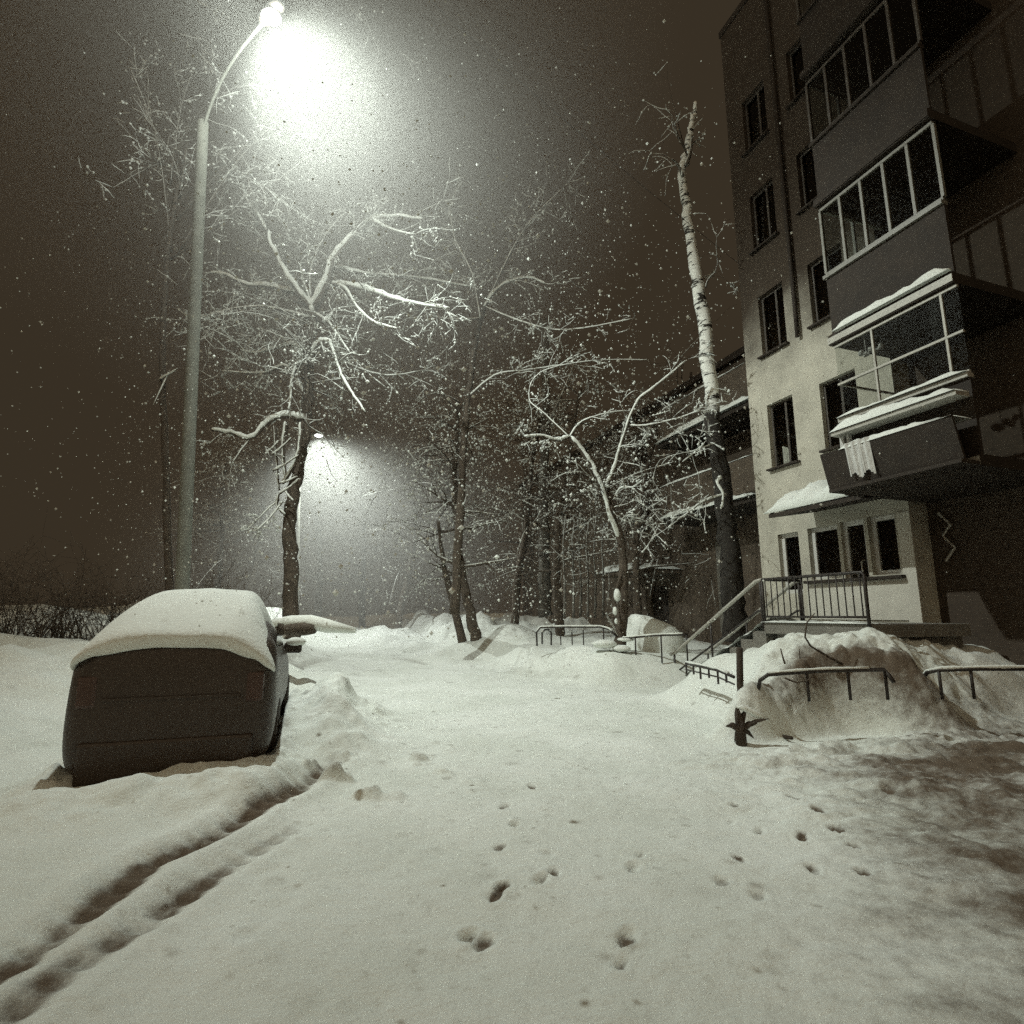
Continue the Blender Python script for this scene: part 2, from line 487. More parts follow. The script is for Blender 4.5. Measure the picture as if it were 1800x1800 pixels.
def grade(lo, hi, step, out_lo, out_hi, g=1.12):
    core = list(np.arange(lo, hi, step))
    a, s = hi, step
    while a < out_hi:
        core.append(a); s *= g; a += s
    core.append(out_hi)
    a, s = lo, step
    pre = []
    while a > out_lo:
        s *= g; a -= s; pre.append(max(a, out_lo))
    return np.array(sorted(set([round(t, 4) for t in pre + core])))

def make_ground():
    xs = grade(-4.6, 6.2, .022, -220, 220)
    ys = grade(2.2, 8.6, .021, -60, 400, 1.06)
    X, Y = np.meshgrid(xs, ys)
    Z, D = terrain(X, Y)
    far = sstep(60, 200, np.hypot(X, Y))
    Z = Z * (1 - far)
    nx, ny = len(xs), len(ys)
    me = bpy.data.meshes.new('snow_ground')
    co = np.stack([X.ravel(), Y.ravel(), Z.ravel()], 1).astype(np.float32)
    idx = np.arange(nx * ny).reshape(ny, nx)
    fq = np.stack([idx[:-1, :-1], idx[:-1, 1:], idx[1:, 1:], idx[1:, :-1]], -1).reshape(-1, 4)
    me.vertices.add(len(co)); me.vertices.foreach_set('co', co.ravel())
    me.loops.add(fq.size); me.loops.foreach_set('vertex_index', fq.ravel().astype(np.int32))
    me.polygons.add(len(fq)); me.polygons.foreach_set('loop_start', (np.arange(len(fq)) * 4).astype(np.int32))
    me.polygons.foreach_set('use_smooth', np.ones(len(fq), dtype=bool))
    me.update(calc_edges=True)
    at_ = me.attributes.new('dirt_shade', 'FLOAT', 'POINT')
    at_.data.foreach_set('value', D.ravel().astype(np.float32))
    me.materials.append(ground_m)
    o = bpy.data.objects.new('snow_ground', me)
    COL.objects.link(o)
    o['kind'] = 'structure'
    return o
make_ground()

# ------------------------------------------------------------------ building (local x: along facade toward camera, local y: into building)
BZ = math.atan2(-.944, .33)
BLOC = (5.8, 13.5, 0)
bld = thing('apartment_building', 'pale plastered apartment block with stacked dark balconies and a raised ground floor entrance', 'building', BLOC, BZ)

def wall_holes(mb, x0, x1, z0, z1, y, holes, depth):
    xs = sorted({x0, x1, *[h[0] for h in holes], *[h[1] for h in holes]})
    zs = sorted({z0, z1, *[h[2] for h in holes], *[h[3] for h in holes]})
    for i in range(len(xs) - 1):
        for j in range(len(zs) - 1):
            cx, cz = (xs[i] + xs[i + 1]) / 2, (zs[j] + zs[j + 1]) / 2
            if any(h[0] < cx < h[1] and h[2] < cz < h[3] for h in holes):
                continue
            mb.quad((xs[i], y, zs[j]), (xs[i + 1], y, zs[j]), (xs[i + 1], y, zs[j + 1]), (xs[i], y, zs[j + 1]))
    for a, b, c, d in holes:
        mb.quad((a, y, c), (a, y, d), (a, y + depth, d), (a, y + depth, c))
        mb.quad((b, y, c), (b, y + depth, c), (b, y + depth, d), (b, y, d))
        mb.quad((a, y, c), (a, y + depth, c), (b, y + depth, c), (b, y, c))
        mb.quad((a, y, d), (b, y, d), (b, y + depth, d), (a, y + depth, d))

def window(parent, a, b, c, d, y, depth, frame=frame_m, fw=.055, mullions=(.5,), sill=True, transom=None, curtain=None, sillmat=dark_panel_m):
    """window in hole [a,b]x[c,d] on a wall at local y"""
    m = MB()
    yf0, yf1 = y + depth - .09, y + depth - .03
    m.box(a, a + fw, yf0, yf1, c, d); m.box(b - fw, b, yf0, yf1, c, d)
    m.box(a + fw, b - fw, yf0, yf1, c, c + fw); m.box(a + fw, b - fw, yf0, yf1, d - fw, d)
    for k in mullions:
        x = a + (b - a) * k
        m.box(x - fw * .55, x + fw * .55, yf0 + .002, yf1 - .002, c + fw, d - fw)
    if transom:
        z = c + (d - c) * transom
        m.box(a + fw, b - fw, yf0 + .004, yf1 - .004, z - fw * .4, z + fw * .4)
    w = obj('window', m, frame, parent)
    g = MB(); g.quad((a + fw * .5, y + depth - .06, c + fw * .5), (b - fw * .5, y + depth - .06, c + fw * .5), (b - fw * .5, y + depth - .06, d - fw * .5), (a + fw * .5, y + depth - .06, d - fw * .5))
    obj('pane', g, glass_m, w, fixn=False)
    r = MB()
    # dark room behind the glass
    r.quad((a - .2, y + depth + .9, c - .2), (b + .2, y + depth + .9, c - .2), (b + .2, y + depth + .9, d + .2), (a - .2, y + depth + .9, d + .2))
    r.quad((a - .2, y + depth, c - .2), (a - .2, y + depth + .9, c - .2), (a - .2, y + depth + .9, d + .2), (a - .2, y + depth, d + .2))
    r.quad((b + .2, y + depth, c - .2), (b + .2, y + depth + .9, c - .2), (b + .2, y + depth + .9, d + .2), (b + .2, y + depth, d + .2))
    r.quad((a - .2, y + depth, d + .2), (b + .2, y + depth, d + .2), (b + .2, y + depth + .9, d + .2), (a - .2, y + depth + .9, d + .2))
    r.quad((a - .2, y + depth, c - .2), (b + .2, y + depth, c - .2), (b + .2, y + depth + .9, c - .2), (a - .2, y + depth + .9, c - .2))
    obj('room', r, room_m, w, fixn=False)
    if curtain:
        x0, x1, z0, z1 = curtain
        cu = MB(); n = 12
        for i in range(n):
            t0, t1 = i / n, (i + 1) / n
            yy0, yy1 = y + depth + .06 + .02 * math.sin(i * 1.9), y + depth + .06 + .02 * math.sin((i + 1) * 1.9)
            cu.quad((x0 + (x1 - x0) * t0, yy0, z0), (x0 + (x1 - x0) * t1, yy1, z0), (x0 + (x1 - x0) * t1, yy1, z1 - .12 * t1), (x0 + (x1 - x0) * t0, yy0, z1 - .12 * t0))
        obj('curtain', cu, curtain_m, w, fixn=False)
    if sill:
        s = MB(); s.box(a - .07, b + .07, y - .11, y + depth - .095, c - .045, c - .004)
        obj('sill', s, sillmat, w)
    return w

T0, T1 = .15, 3.78     # pale end bay
D = .2
upper = []
for k in range(5):
    zs_ = 4.82 + 2.78 * k
    upper += [(.72, 1.48, zs_, zs_ + 1.55), (2.20, 3.05, zs_ + .04, zs_ + 1.50)]
upper = [h for h in upper if h[3] < 17]
gl_win = [(.72, 1.30, 1.95, 3.28), (1.55, 2.28, 2.22, 3.30), (2.95, 3.50, 2.22, 3.32)]
door = (2.36, 2.88, 1.42, 3.32)
mb = MB()
wall_holes(mb, T0, T1, 0, 17.4, 0, upper + gl_win + [door], D)
mb.quad((T1, 0, 0), (T1, .45, 0), (T1, .45, 17.4), (T1, 0, 17.4))
mb.quad((T0, 0, 0), (T0, 0, 17.4), (T0, 9, 17.4), (T0, 9, 0))
mb.quad((T0, 0, 17.4), (T1, 0, 17.4), (T1, 9, 17.4), (T0, 9, 17.4))
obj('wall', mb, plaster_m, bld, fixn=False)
mb = MB()   # pale rendered apron below the entrance windows
mb.box(1.42, T1 + .012, -.03, -.004, 1.40, 2.13); mb.box(3.56, T1 + .014, -.032, -.004, .3, 3.3)
mb.box(3.2, 3.55, -.03, -.004, .3, 1.36)
obj('apron', mb, pale_plaster_m, bld)
mb = MB()
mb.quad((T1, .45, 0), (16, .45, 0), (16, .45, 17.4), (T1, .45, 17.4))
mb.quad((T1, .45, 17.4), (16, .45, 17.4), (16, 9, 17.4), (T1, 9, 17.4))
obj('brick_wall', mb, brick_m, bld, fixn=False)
mb = MB(); mb.box(T0 - .03, 16.2, -.03, 9, 17.42, 17.6); obj('roof', mb, dark_panel_m, bld)
for i, h in enumerate(upper):
    cur = (h[0] + .1, h[0] + .34, h[2] + .08, h[2] + .55) if i == 0 else None
    window(bld, *h, 0, D, frame=dull_frame_m, fw=.05, mullions=(.58,) if i % 2 == 0 else (.5,), curtain=cur)
for h in gl_win:
    window(bld, *h, 0, D, frame=frame_m, fw=.085, mullions=(), sill=False)
mb = MB(); mb.box(1.45, 3.6, -.14, -.034, 2.135, 2.19); obj('window_ledge', mb, dark_panel_m, bld)
# door
mb = MB(); a, b, c, d_ = door
mb.box(a, a + .08, .08, .15, c, d_); mb.box(b - .08, b, .08, .15, c, d_); mb.box(a + .08, b - .08, .08, .15, d_ - .1, d_); mb.box(a + .08, b - .08, .08, .15, c, c + .5)
dr = obj('door', mb, frame_m, bld)
mb = MB(); mb.quad((a + .05, .11, c + .3), (b - .05, .11, c + .3), (b - .05, .11, d_ - .05), (a + .05, .11, d_ - .05)); obj('pane', mb, glass_m, dr, fixn=False)
mb = MB(); mb.box(a - .1, b + .1, .9, .95, c, d_ + .1); obj('room', mb, room_m, dr)
mb = MB(); mb.tube([(b - .10, .08, 2.2), (b - .10, -.04, 2.22), (b - .10, -.05, 2.5), (b - .10, .08, 2.52)], .016, 8); obj('handle', mb, pale_rail_m, dr, smooth=True)
# drain pipe
mb = MB(); mb.tube([(1.86, -.09, 17), (1.86, -.09, 8.3), (1.86, -.1, 7.55)], .045, 8); obj('drain_pipe', mb, dark_panel_m, bld, smooth=True)
# zigzag bracket on the brick wall
mb = MB(); mb.tube([(4.02, .37, 3.25), (4.20, .37, 3.02), (4.05, .37, 2.84), (4.22, .37, 2.62), (4.04, .37, 2.4)], .022, 6); obj('zigzag_cable', mb, pale_rail_m, bld)
# entrance canopy with snow
mb = MB()
mb.prism([(-.005, 3.62), (-1.25, 3.42), (-1.25, 3.50), (-.005, 3.72)], 1.80, 3.95, 'x')
cano = obj('canopy', mb, dark_panel_m, bld)
mb = MB(); nx_, ny_ = 26, 10
for i in range(nx_ + 1):
    for j in range(ny_ + 1):
        t = i / nx_; s = j / ny_
        x = 1.74 + 2.26 * t; y = -.02 - 1.30 * s
        edge = min(1, min(t, 1 - t) * 9) * min(1, (1 - s) * 4 + .12)
        zt = 3.735 - .215 * s + .29 * math.sqrt(edge) * (.55 + .75 * math.sin(math.pi * min(1, t * 1.1)) ** .8) * (.9 + .25 * math.sin(i * .9 + j * .5))
        mb.v.append((x, y, zt))
for i in range(nx_):
    for j in range(ny_):
        q_ = i * (ny_ + 1) + j
        mb.f.append((q_, q_ + ny_ + 1, q_ + ny_ + 2, q_ + 1))
for i in range(nx_):
    q_ = i * (ny_ + 1) + ny_
    n = len(mb.v); v0, v1 = mb.v[q_], mb.v[q_ + ny_ + 1]
    mb.v += [(v0[0], v0[1] + .05, 3.515), (v1[0], v1[1] + .05, 3.515)]
    mb.f.append((q_, q_ + ny_ + 1, n + 1, n))
obj('snow_cap', mb, snow_m, cano, smooth=True, fixn=True)
mb = MB(); arc = [(1.85 + .55 * (1 - math.cos(k / 10 * math.pi / 2)), -1.22 + .8 * k / 10, 3.5 + .52 * math.sin(k / 10 * math.pi / 2)) for k in range(11)]
mb.tube(arc, .03, 8); obj('curved_pipe', mb, dark_panel_m, cano, smooth=True)

# balconies
def snow_strip(parent, x0, x1, y0, y1, z, h=.09, seed=0, ends=True):
    rnd = random.Random(seed)
    n = max(8, int((x1 - x0) / .09)); m = MB(); prof = 7
    hh = h
    for i in range(n + 1):
        t = i / n
        hh = max(.35 * h, min(1.5 * h, hh + rnd.uniform(-.28, .28) * h))
        e = min(1, min(t, 1 - t) * 8 + .15) if ends else 1
        for k in range(prof):
            a_ = math.pi * k / (prof - 1)
            yy = (y0 + y1) / 2 - math.cos(a_) * ((y1 - y0) / 2 + .01)
            m.v.append((x0 + (x1 - x0) * t, yy, z + .003 + hh * e * math.sin(a_) ** .6))
    for i in range(n):
        for k in range(prof - 1):
            b_ = i * prof + k
            m.f.append((b_, b_ + prof, b_ + prof + 1, b_ + 1))
    m.f.append(tuple(range(prof))); m.f.append(tuple(n * prof + k for k in reversed(range(prof))))
    return obj('snow_cap', m, snow_m, parent, smooth=True)

def balcony(zs, level):
    O = 1.55; x0, x1 = 3.92, 5.95
    m = MB(); m.box(x0 - .05, x1, -O - .05, -.004 if level > 9 else .44, zs - .16, zs)
    b = obj('balcony', m, dark_panel_m, bld)
    m = MB(); m.box(x0, x1, -O, -O + .05, zs + .002, zs + 1.10); m.box(x0, x0 + .05, -O + .052, -.01, zs + .002, zs + 1.10)
    obj('parapet', m, dark_panel_m, b)
    m = MB(); m.box(x0 - .03, x1, -O - .05, -O + .09, zs + 1.102, zs + 1.165); m.box(x0 - .03, x0 + .09, -O + .092, -.01, zs + 1.102, zs + 1.165)
    obj('top_rail', m, glaze_m if level == 3 else (pale_rail_m if level == 2 else dark_panel_m), b)  # rails and trim darker on upper floors, lamp fade put into their colour
    m = MB(); m.box(x0 - .055, x1, -O - .065, -O - .052, zs - .14, zs - .03); obj('slab_trim', m, pale_rail_m if level < 4 else dark_panel_m, b)
    return b, O, x0, x1
for level, zs in ((2, 3.62), (3, 6.30), (4, 9.02), (5, 11.8)):
    b, O, x0, x1 = balcony(zs, level)
    g0, g1 = zs + 1.17, zs + 2.50
    if level in (3, 4, 5):
        m = MB(); n = 5
        fm = glaze_m if level == 3 else dull_frame_m
        for k in range(n + 1):
            x = x0 + (x1 - x0) * k / n
            m.box(x - .022, x + .022, -O + .0, -O + .05, g0 + .05, g1 - .05)
        m.box(x0, x1, -O - .004, -O + .054, g0, g0 + .05); m.box(x0, x1, -O - .004, -O + .054, g1 - .05, g1)
        m.box(x0 + .001, x0 + .05, -O * .5 - .02, -O * .5 + .02, g0 + .05, g1 - .05)
        m.box(x0, x0 + .052, -O + .06, -.01, g0, g0 + .05); m.box(x0, x0 + .052, -O + .06, -.01, g1 - .05, g1)
        fr = obj('glazing', m, fm, b)
        m = MB(); m.quad((x0, -O + .025, g0), (x1, -O + .025, g0), (x1, -O + .025, g1), (x0, -O + .025, g1)); m.quad((x0 + .025, -O + .02, g0), (x0 + .025, 0, g0), (x0 + .025, 0, g1), (x0 + .025, -O + .02, g1))
        obj('pane', m, glass_m, fr, fixn=False)
    else:
        m = MB()
        for x in (4.62, 5.72):
            m.box(x - .016, x + .016, -O + .004, -O + .04, g0 + .04, g1 - .04)
        m.box(x0, x1, -O, -O + .045, g0, g0 + .04); m.box(x0, x1, -O, -O + .045, g0 + .60, g0 + .635); m.box(x0, x1, -O, -O + .045, g1 - .04, g1)
        m.box(x0 + .002, x0 + .035, -O + .05, -.01, g0 + .6, g0 + .635)
        fr = obj('glazing', m, pale_rail_m, b)
        m = MB(); m.quad((x0, -O + .025, g0), (x1, -O + .025, g0), (x1, -O + .025, g1), (x0, -O + .025, g1))
        obj('pane', m, glass_m, fr, fixn=False)
        snow_strip(b, x0 - .02, x1, -O - .09, -O + .0, g0, .07, 3)
        # outer planter box with snow and pale cloth, ledge with snow
        m = MB(); m.box(x0 + .05, x1, -O - .34, -O - .07, zs + .80, zs + .86); lg = obj('ledge', m, pale_rail_m, b)
        snow_strip(lg, x0 + .04, x1, -O - .36, -O - .07, zs + .862, .12, 5)
        m = MB(); m.box(x0 - .02, x1, -O - .42, -O - .36 + .3, zs - .15, zs - .10); m.prism([(-O - .36, zs - .1), (-O - .50, zs + .50), (-O - .46, zs + .50), (-O - .32, zs - .1)], x0 - .02, x1, 'x')
        m.prism([(-O - .36, zs - .1), (-O - .50, zs + .50), (-O - .07, zs + .50), (-O - .07, zs - .1)], x0 - .06, x0 - .022, 'x')
        pb = obj('planter_box', m, dark_panel_m, b)
        snow_strip(pb, x0 + .3, x1, -O - .50, -O - .10, zs + .48, .13, 8)
        m = MB(); n = 14
        for i in range(n):
            x_0, x_1 = x0 + .42 + .42 * i / n, x0 + .42 + .42 * (i + 1) / n
            w0, w1 = .012 * math.sin(i * 1.7), .012 * math.sin((i + 1) * 1.7)
            bt = zs + .02 + .05 * math.sin(i * .8)
            m.quad((x_0, -O - .515 - w0, zs + .55), (x_1, -O - .515 - w1, zs + .55), (x_1, -O - .44 - w1, bt), (x_0, -O - .44 - w0, bt))
        obj('hanging_cloth', m, cloth_m, b, fixn=False)
        m = MB(); m.box(x0 + .04, x0 + .11, -O - .14, -O - .068, zs + .50, zs + .80); m.box(x0 + .17, x0 + .21, -O - .14, -O - .068, zs + .50, zs + .80); obj('bracket', m, frame_m, b)
    if level == 3:
        snow_strip(b, x0 + .1, x1, -O - .12, -O - .052, zs + .02, .10, 11)
        m = MB(); m.tube([(x0 + .5, -O + .1, zs - .17), (x0 + .5, -O + .1, zs - .5)], .006, 5)
        for i in range(5):
            m.blob((x0 + .42 + .07 * i, -O + .1 + .02 * i, zs - .48 - .05 * (i % 2)), .05, .05, .045, 7, 4, .3, seed=i)
        obj('hanging_plant', m, cloth_m, b)
        m = MB(); m.prism([(-O - .05, zs + .02), (-O - .07, zs + .02), (-.06, zs + .02), (-.06, zs + 1.0)], x0 - .075, x0 - .055, 'x'); obj('side_panel', m, pale_plaster_m, b)
# far, set-back wing of the same block, its shade put into the wall colour
mb = MB()
far_h = [(-3.0, -2.1, 5.2, 6.6), (-6.2, -5.2, 5.0, 6.4), (-6.2, -5.2, 7.8, 9.2), (-10, -9, 5.0, 6.4), (-10, -9, 7.8, 9.2), (-9.2, -8.0, .4, 2.6)]
wall_holes(mb, -24, T0, 0, 9.8, 3.0, far_h, .2)
mb.quad((-24, 3, 0), (-24, 3, 9.8), (-24, 12, 9.8), (-24, 12, 0))
obj('rear_wall', mb, far_wall_m, bld, fixn=False)
mb = MB(); mb.box(-24.2, T0 - .004, 2.8, 9, 9.82, 10.05); obj('roof', mb, dark_panel_m, bld)
for h in far_h[:-1]:
    window(bld, *h, 3.0, .2, frame=dull_frame_m, fw=.07, sillmat=dark_panel_m)
mb = MB(); mb.box(-9.2, -8.0, 3.12, 3.17, .4, 2.6); obj('door', mb, dark_panel_m, bld)
for xa in (-5.0, -2.3):  # pale panels standing in for lit pieces of the wing wall
    mb = MB(); mb.box(xa, xa + .55, 2.9, 2.996, .9, 3.9); obj('lit_wall_patch', mb, far_lit_m, bld)
def far_balcony(xa, xb, z):
    m = MB(); m.box(xa, xb, 1.5, 2.996, z - .15, z); b = obj('balcony', m, dark_panel_m, bld)
    snow_strip(b, xa - .05, xb, 1.38, 1.7, z + .0, .17, int(z * 3))
    m = MB(); m.box(xa, xb, 1.5, 1.54, z + .14, z + 1.15); m.box(xa, xa + .05, 1.542, 2.99, z + .002, z + 1.15); obj('parapet', m, far_wall_m, b)
    snow_strip(b, xa, xb, 1.48, 1.56, z + 1.152, .05, int(z * 7))
far_balcony(-6.0, -1.2, 4.75)
far_balcony(-6.0, -1.2, 7.5)
mb = MB(); mb.box(-10.2, -7.0, 1.2, 2.996, 3.0, 3.14); cn = obj('canopy', mb, far_wall_m, bld)
snow_strip(cn, -10.25, -6.95, 1.15, 2.95, 3.14, .32, 21)

# ------------------------------------------------------------------ entrance stairs: platform, steps, rails
st = thing('entrance_stairs', 'raised concrete entrance platform with snowy steps and dark tube handrails', 'stairs', BLOC, BZ)
PA, PB, PO, PZ = 2.45, 4.55, 2.2, 1.36
mb = MB(); mb.box(PA, PB, -PO, -.036, 1.16, PZ); obj('platform', mb, concrete_m, st, bevel=.015)
mb = MB(); mb.box(PA + .1, PB - .15, -PO + .2, -.04, -.1, 1.158); obj('platform_base', mb, concrete_m, st)
snow_strip(st, PA - .02, PB, -PO - .03, -PO + .35, PZ, .07, 31)
ns = 8
mb = MB(); sn = MB()
for k in range(ns):
    x1_ = PA - .002 - .33 * k
    z_ = PZ - .16 * (k + 1)
    mb.box(x1_ - .33, x1_, -PO + .05, -1.3, z_ - .5, z_)
obj('steps', mb, concrete_m, st)
mb = MB(); n = 24
for i in range(n + 1):
    t = i / n; x = PA - 2.72 * t
    for j in range(6):
        s = j / 5
        mb.v.append((x, -PO + .02 + s * .92, PZ - .04 - 1.31 * t + .10 * math.sin(math.pi * s) * .7 + .03 * math.sin(i * 1.3 + j) + (.05 if j in (0, 5) else .07)))
for i in range(n):
    for j in range(5):
        b_ = i * 6 + j; mb.f.append((b_, b_ + 6, b_ + 7, b_ + 1))
obj('step_snow', mb, snow_m, st, smooth=True)
def rail_part(parent, name, pts, r=.024, mat=rail_m, snow=True):
    m = MB(); m.tube(pts, r, 8); o = obj(name, m, mat, parent, smooth=True)
    return o
RZ = PZ + .76
XE = PA - 2.75
for oo in (PO, 1.3):
    top = [(XE - .15, -oo, .62), (XE, -oo, .64), (PA - .1, -oo, RZ - .02), (PA + .05, -oo, RZ)]
    low = [(XE, -oo, .22), (PA - .1, -oo, PZ + .20), (PA + .05, -oo, PZ + .22)]
    rail_part(st, 'handrail', top, .036, pale_rail_m if oo == PO else pale_rail_m)
    rail_part(st, 'lower_rail', low, .02)
    for x in (XE, PA - 1.45, PA):
        zt = .64 + (RZ - .64) * (x - XE) / (PA - XE)
        rail_part(st, 'post', [(x, -oo, zt - .9), (x, -oo, zt)], .022)
m = MB(); m.tube([(PA + .05, -PO, RZ), (PB - .04, -PO, RZ), (PB, -PO, RZ - .04), (PB, -PO, PZ - .3)], .026, 8); obj('handrail', m, rail_m, st, smooth=True)
m = MB(); m.tube([(PA + .05, -PO, PZ + .10), (PB, -PO, PZ + .10)], .018, 8); obj('lower_rail', m, rail_m, st, smooth=True)
for k in range(15):
    x = PA + .12 + (PB - PA - .2) * k / 14
    rail_part(st, 'baluster', [(x, -PO, PZ + .10), (x, -PO, RZ)], .010)
rail_part(st, 'post', [(PA + .05, -PO, PZ), (PA + .05, -PO, RZ + .0)], .026)
rail_part(st, 'post', [(PA + .05, -1.3, PZ), (PA + .05, -1.3, RZ)], .024)
rail_part(st, 'handrail', [(PA + .05, -PO, RZ), (PA + .05, -1.3, RZ)], .024)

# ------------------------------------------------------------------ garden rails
def snow_on(pts, m, r, f=1.0):
    pts = [V(p) for p in pts]
    m.tube([p + V((0, 0, r * .9)) for p in pts], [r * f * random.uniform(.7, 1.25) for _ in pts], 6)

def garden_rail(name, label, px_top, Y0, Y1, base_drop=.5, legs=(), hoop=True):
    pts = []
    n = len(px_top)
    for i, (px, py) in enumerate(px_top):
        pts.append(at(px, py, Y0 + (Y1 - Y0) * i / max(1, n - 1)))
    base = V((pts[0].x, pts[0].y, hz(pts[0].x, pts[0].y)))
    t = thing(name, label, 'fence', base)
    m = MB(); m.tube([p - base for p in pts], .024, 8); obj('top_rail', m, rail_m, t, smooth=True)
    sm = MB(); seg = []
    for a, b in zip(pts[:-1], pts[1:]):
        k = max(2, int((b - a).length / .12))
        for i in range(k):
            p = a.lerp(b, i / k); d = (b - a).normalized()
            if abs(d.z) < .6: seg.append(p - base)
    if len(seg) > 3:
        snow_on(seg, sm, .026, .9); obj('snow_cap', sm, snow_m, t, smooth=True)
    for i in legs:
        p = pts[0] + (pts[-1] - pts[0]) * i
        j = min(n - 2, int(i * (n - 1)))
        f = i * (n - 1) - j
        p = pts[j].lerp(pts[j + 1], f)
        m = MB(); m.tube([p - base, p - base - V((0, 0, base_drop))], .018, 6); obj('post', m, rail_m, t, smooth=True)
    return t, base, pts

garden_rail('garden_rail', 'low dark tube rail with bent ends along the snow mound by the brick wall',
            [(1333, 1212), (1336, 1196), (1350, 1186), (1400, 1182), (1450, 1179), (1500, 1178), (1555, 1177), (1562, 1186), (1572, 1200)], 7.4, 7.0, .35, (.42, .6, .75))
garden_rail('garden_rail', 'low dark tube rail at the right edge of the mound, below the brick wall',
            [(1622, 1192), (1630, 1182), (1650, 1178), (1720, 1176), (1850, 1176)], 7.6, 7.0, .35, (.5, .7))
t, base, pts = garden_rail('garden_rail', 'short sagging rail with many stub posts between stair foot and dark stake',
            [(1206, 1166), (1230, 1171), (1262, 1178), (1290, 1190)], 9.6, 8.2, .0, ())
for k in (0, .18, .34, .5, .66, .84):
    j = min(2, int(k * 3)); f = k * 3 - j
    p = pts[j].lerp(pts[j + 1], f) - base
    m = MB(); m.tube([p, p - V((0, 0, .17 + .05 * math.sin(k * 20)))], .016, 6); obj('post', m, rail_m, t)
m = MB(); m.tube([p - base - V((0, 0, .10)) for p in pts], .012, 6); obj('lower_rail', m, rail_m, t)
t, base, pts = garden_rail('garden_rail', 'low hooped rail half buried in the snowbank left of the snowy forked tree',
            [(944, 1135), (943, 1112), (950, 1103), (990, 1102), (1056, 1102), (1070, 1106), (1082, 1116)], 14.8, 13.9, .5, (.72,))
hp = [at(953, 1132, 14.5), at(953, 1112, 14.5), at(958, 1107, 14.5), at(964, 1107, 14.5), at(969, 1112, 14.5), at(969, 1134, 14.5)]
m = MB(); m.tube([p - base for p in hp], .022, 8); obj('hoop', m, rail_m, t, smooth=True)
for px in (985, 1005, 1025):
    a_, b_ = at(px, 1108, 14.4), at(px + 1, 1134, 14.4)
    m = MB(); m.tube([a_ - base, b_ - base], .016, 6); obj('post', m, rail_m, t)
t, base, pts = garden_rail('garden_rail', 'straight dark rail from the forked tree to the stair foot',
            [(1095, 1122), (1150, 1117), (1210, 1115)], 13.4, 12.6, .6, (.2, .6, .97))
# dark stake + bent twigs on the mound
p0 = at(1301, 1205, 7.7); p1 = at(1300, 1140, 7.7)
base = V((p0.x, p0.y, hz(p0.x, p0.y)))
m = MB(); m.tube([V((0, 0, -.2)), V((0, 0, p0.z - base.z)), p1 - base, p1 - base + V((0, 0, .015))], [.04, .045, .045, .025], 8)
o = obj('stake', m, wood_m, None, smooth=True, loc=base); tag(o, 'thick dark upright stake at the left end of the mound rail', 'stake')

# broken stump with splayed shards
p = at(1300, 1262, 6.95)
base = V((p.x, p.y, 0.02))
t = thing('broken_stump', 'dark broken stump with splayed splinters at the front corner of the snow mound', 'stump', base)
m = MB()
rnd = random.Random(5)
m.tube([(0, 0, -.15), (0, .0, .12), (.01, .01, .26)], [.07, .06, .045], 9); obj('trunk', m, wood_m, t, smooth=True)
m = MB()
for (dx, dz, w) in ((-.17, .20, .045), (-.02, .44, .05), (.10, .40, .04), (.22, .22, .045), (.16, .06, .035), (-.06, .02, .04), (.30, .30, .03)):
    b0 = V((.0, 0, .16)); tip = V((dx, rnd.uniform(-.1, .06), dz))
    mid = b0.lerp(tip, .55) + V((0, 0, .03))
    m.tube([b0, mid, tip], [w, w * .8, .004], 5)
obj('splinters', m, wood_m, t)
m = MB(); m.tube([(-.03, .02, .42), (.07, .0, .40), (.2, -.02, .33), (.32, -.05, .28)], [.02, .04, .04, .015], 7); obj('snow_cap', m, snow_m, t, smooth=True)
# low edging at foot of the mound
gp = [ground_at(1304, 1272), ground_at(1325, 1287), ground_at(1360, 1296), ground_at(1393, 1307)]
b0 = V((gp[0][0], gp[0][1], 0))
m = MB(); m.tube([V((x, y, .03 + .03 * (i % 2))) - b0 for i, (x, y) in enumerate(gp)], [.03, .035, .03, .02], 7)
o = obj('fallen_branch', m, wood_m, None, smooth=True, loc=b0); tag(o, 'thin dark branch lying in the snow at the foot of the mound', 'branch')

def twig(label, px, Y, r=.012):
    P = [at(a, b, Y) for a, b in px]
    base = P[0]
    m = MB(); m.tube([p - base for p in P], [r * (1 - .6 * i / (len(P) - 1)) for i in range(len(P))], 6)
    o = obj('bent_stem', m, bark_m, None, smooth=True, loc=base)
    tag(o, label, 'stem', 'bent stems poking from the mound')
twig('dark stem leaning left out of the mound beneath the steps', [(1385, 1180), (1378, 1162), (1372, 1140)], 8.0, .018)
twig('short dark stem beside the leaning one on the mound', [(1405, 1176), (1406, 1158), (1405, 1140)], 8.0, .012)
twig('long arched stem reaching down from the platform edge', [(1490, 1172), (1462, 1158), (1425, 1136), (1415, 1120), (1418, 1095), (1432, 1078)], 7.9, .018)
twig('drooping stem curling below the front mound rail', [(1380, 1192), (1400, 1200), (1420, 1196), (1432, 1183)], 7.2, .014)

# snow-covered low heap (buried car shape) behind forked tree
def heap(label, c, rx, ry, rz_, seed, rot=0):
    m = MB()
    m.blob((0, 0, 0), rx, ry, rz_, 22, 12, .035, seed=seed)
    m.v = [(x, y, min(z, rz_ * .72) * (1.05 - .42 * x / rx)) for x, y, z in m.v]
    o = obj('snow_heap', m, snow_m, None, smooth=True, loc=c, sub=1); o.rotation_euler.z = rot
    tag(o, label, 'snow heap')
    return o
p = at(1150, 1120, 15.2); heap('wedge-shaped snow heap behind the forked tree', (p.x, p.y, .55), .85, .8, 1.05, 1, .25)
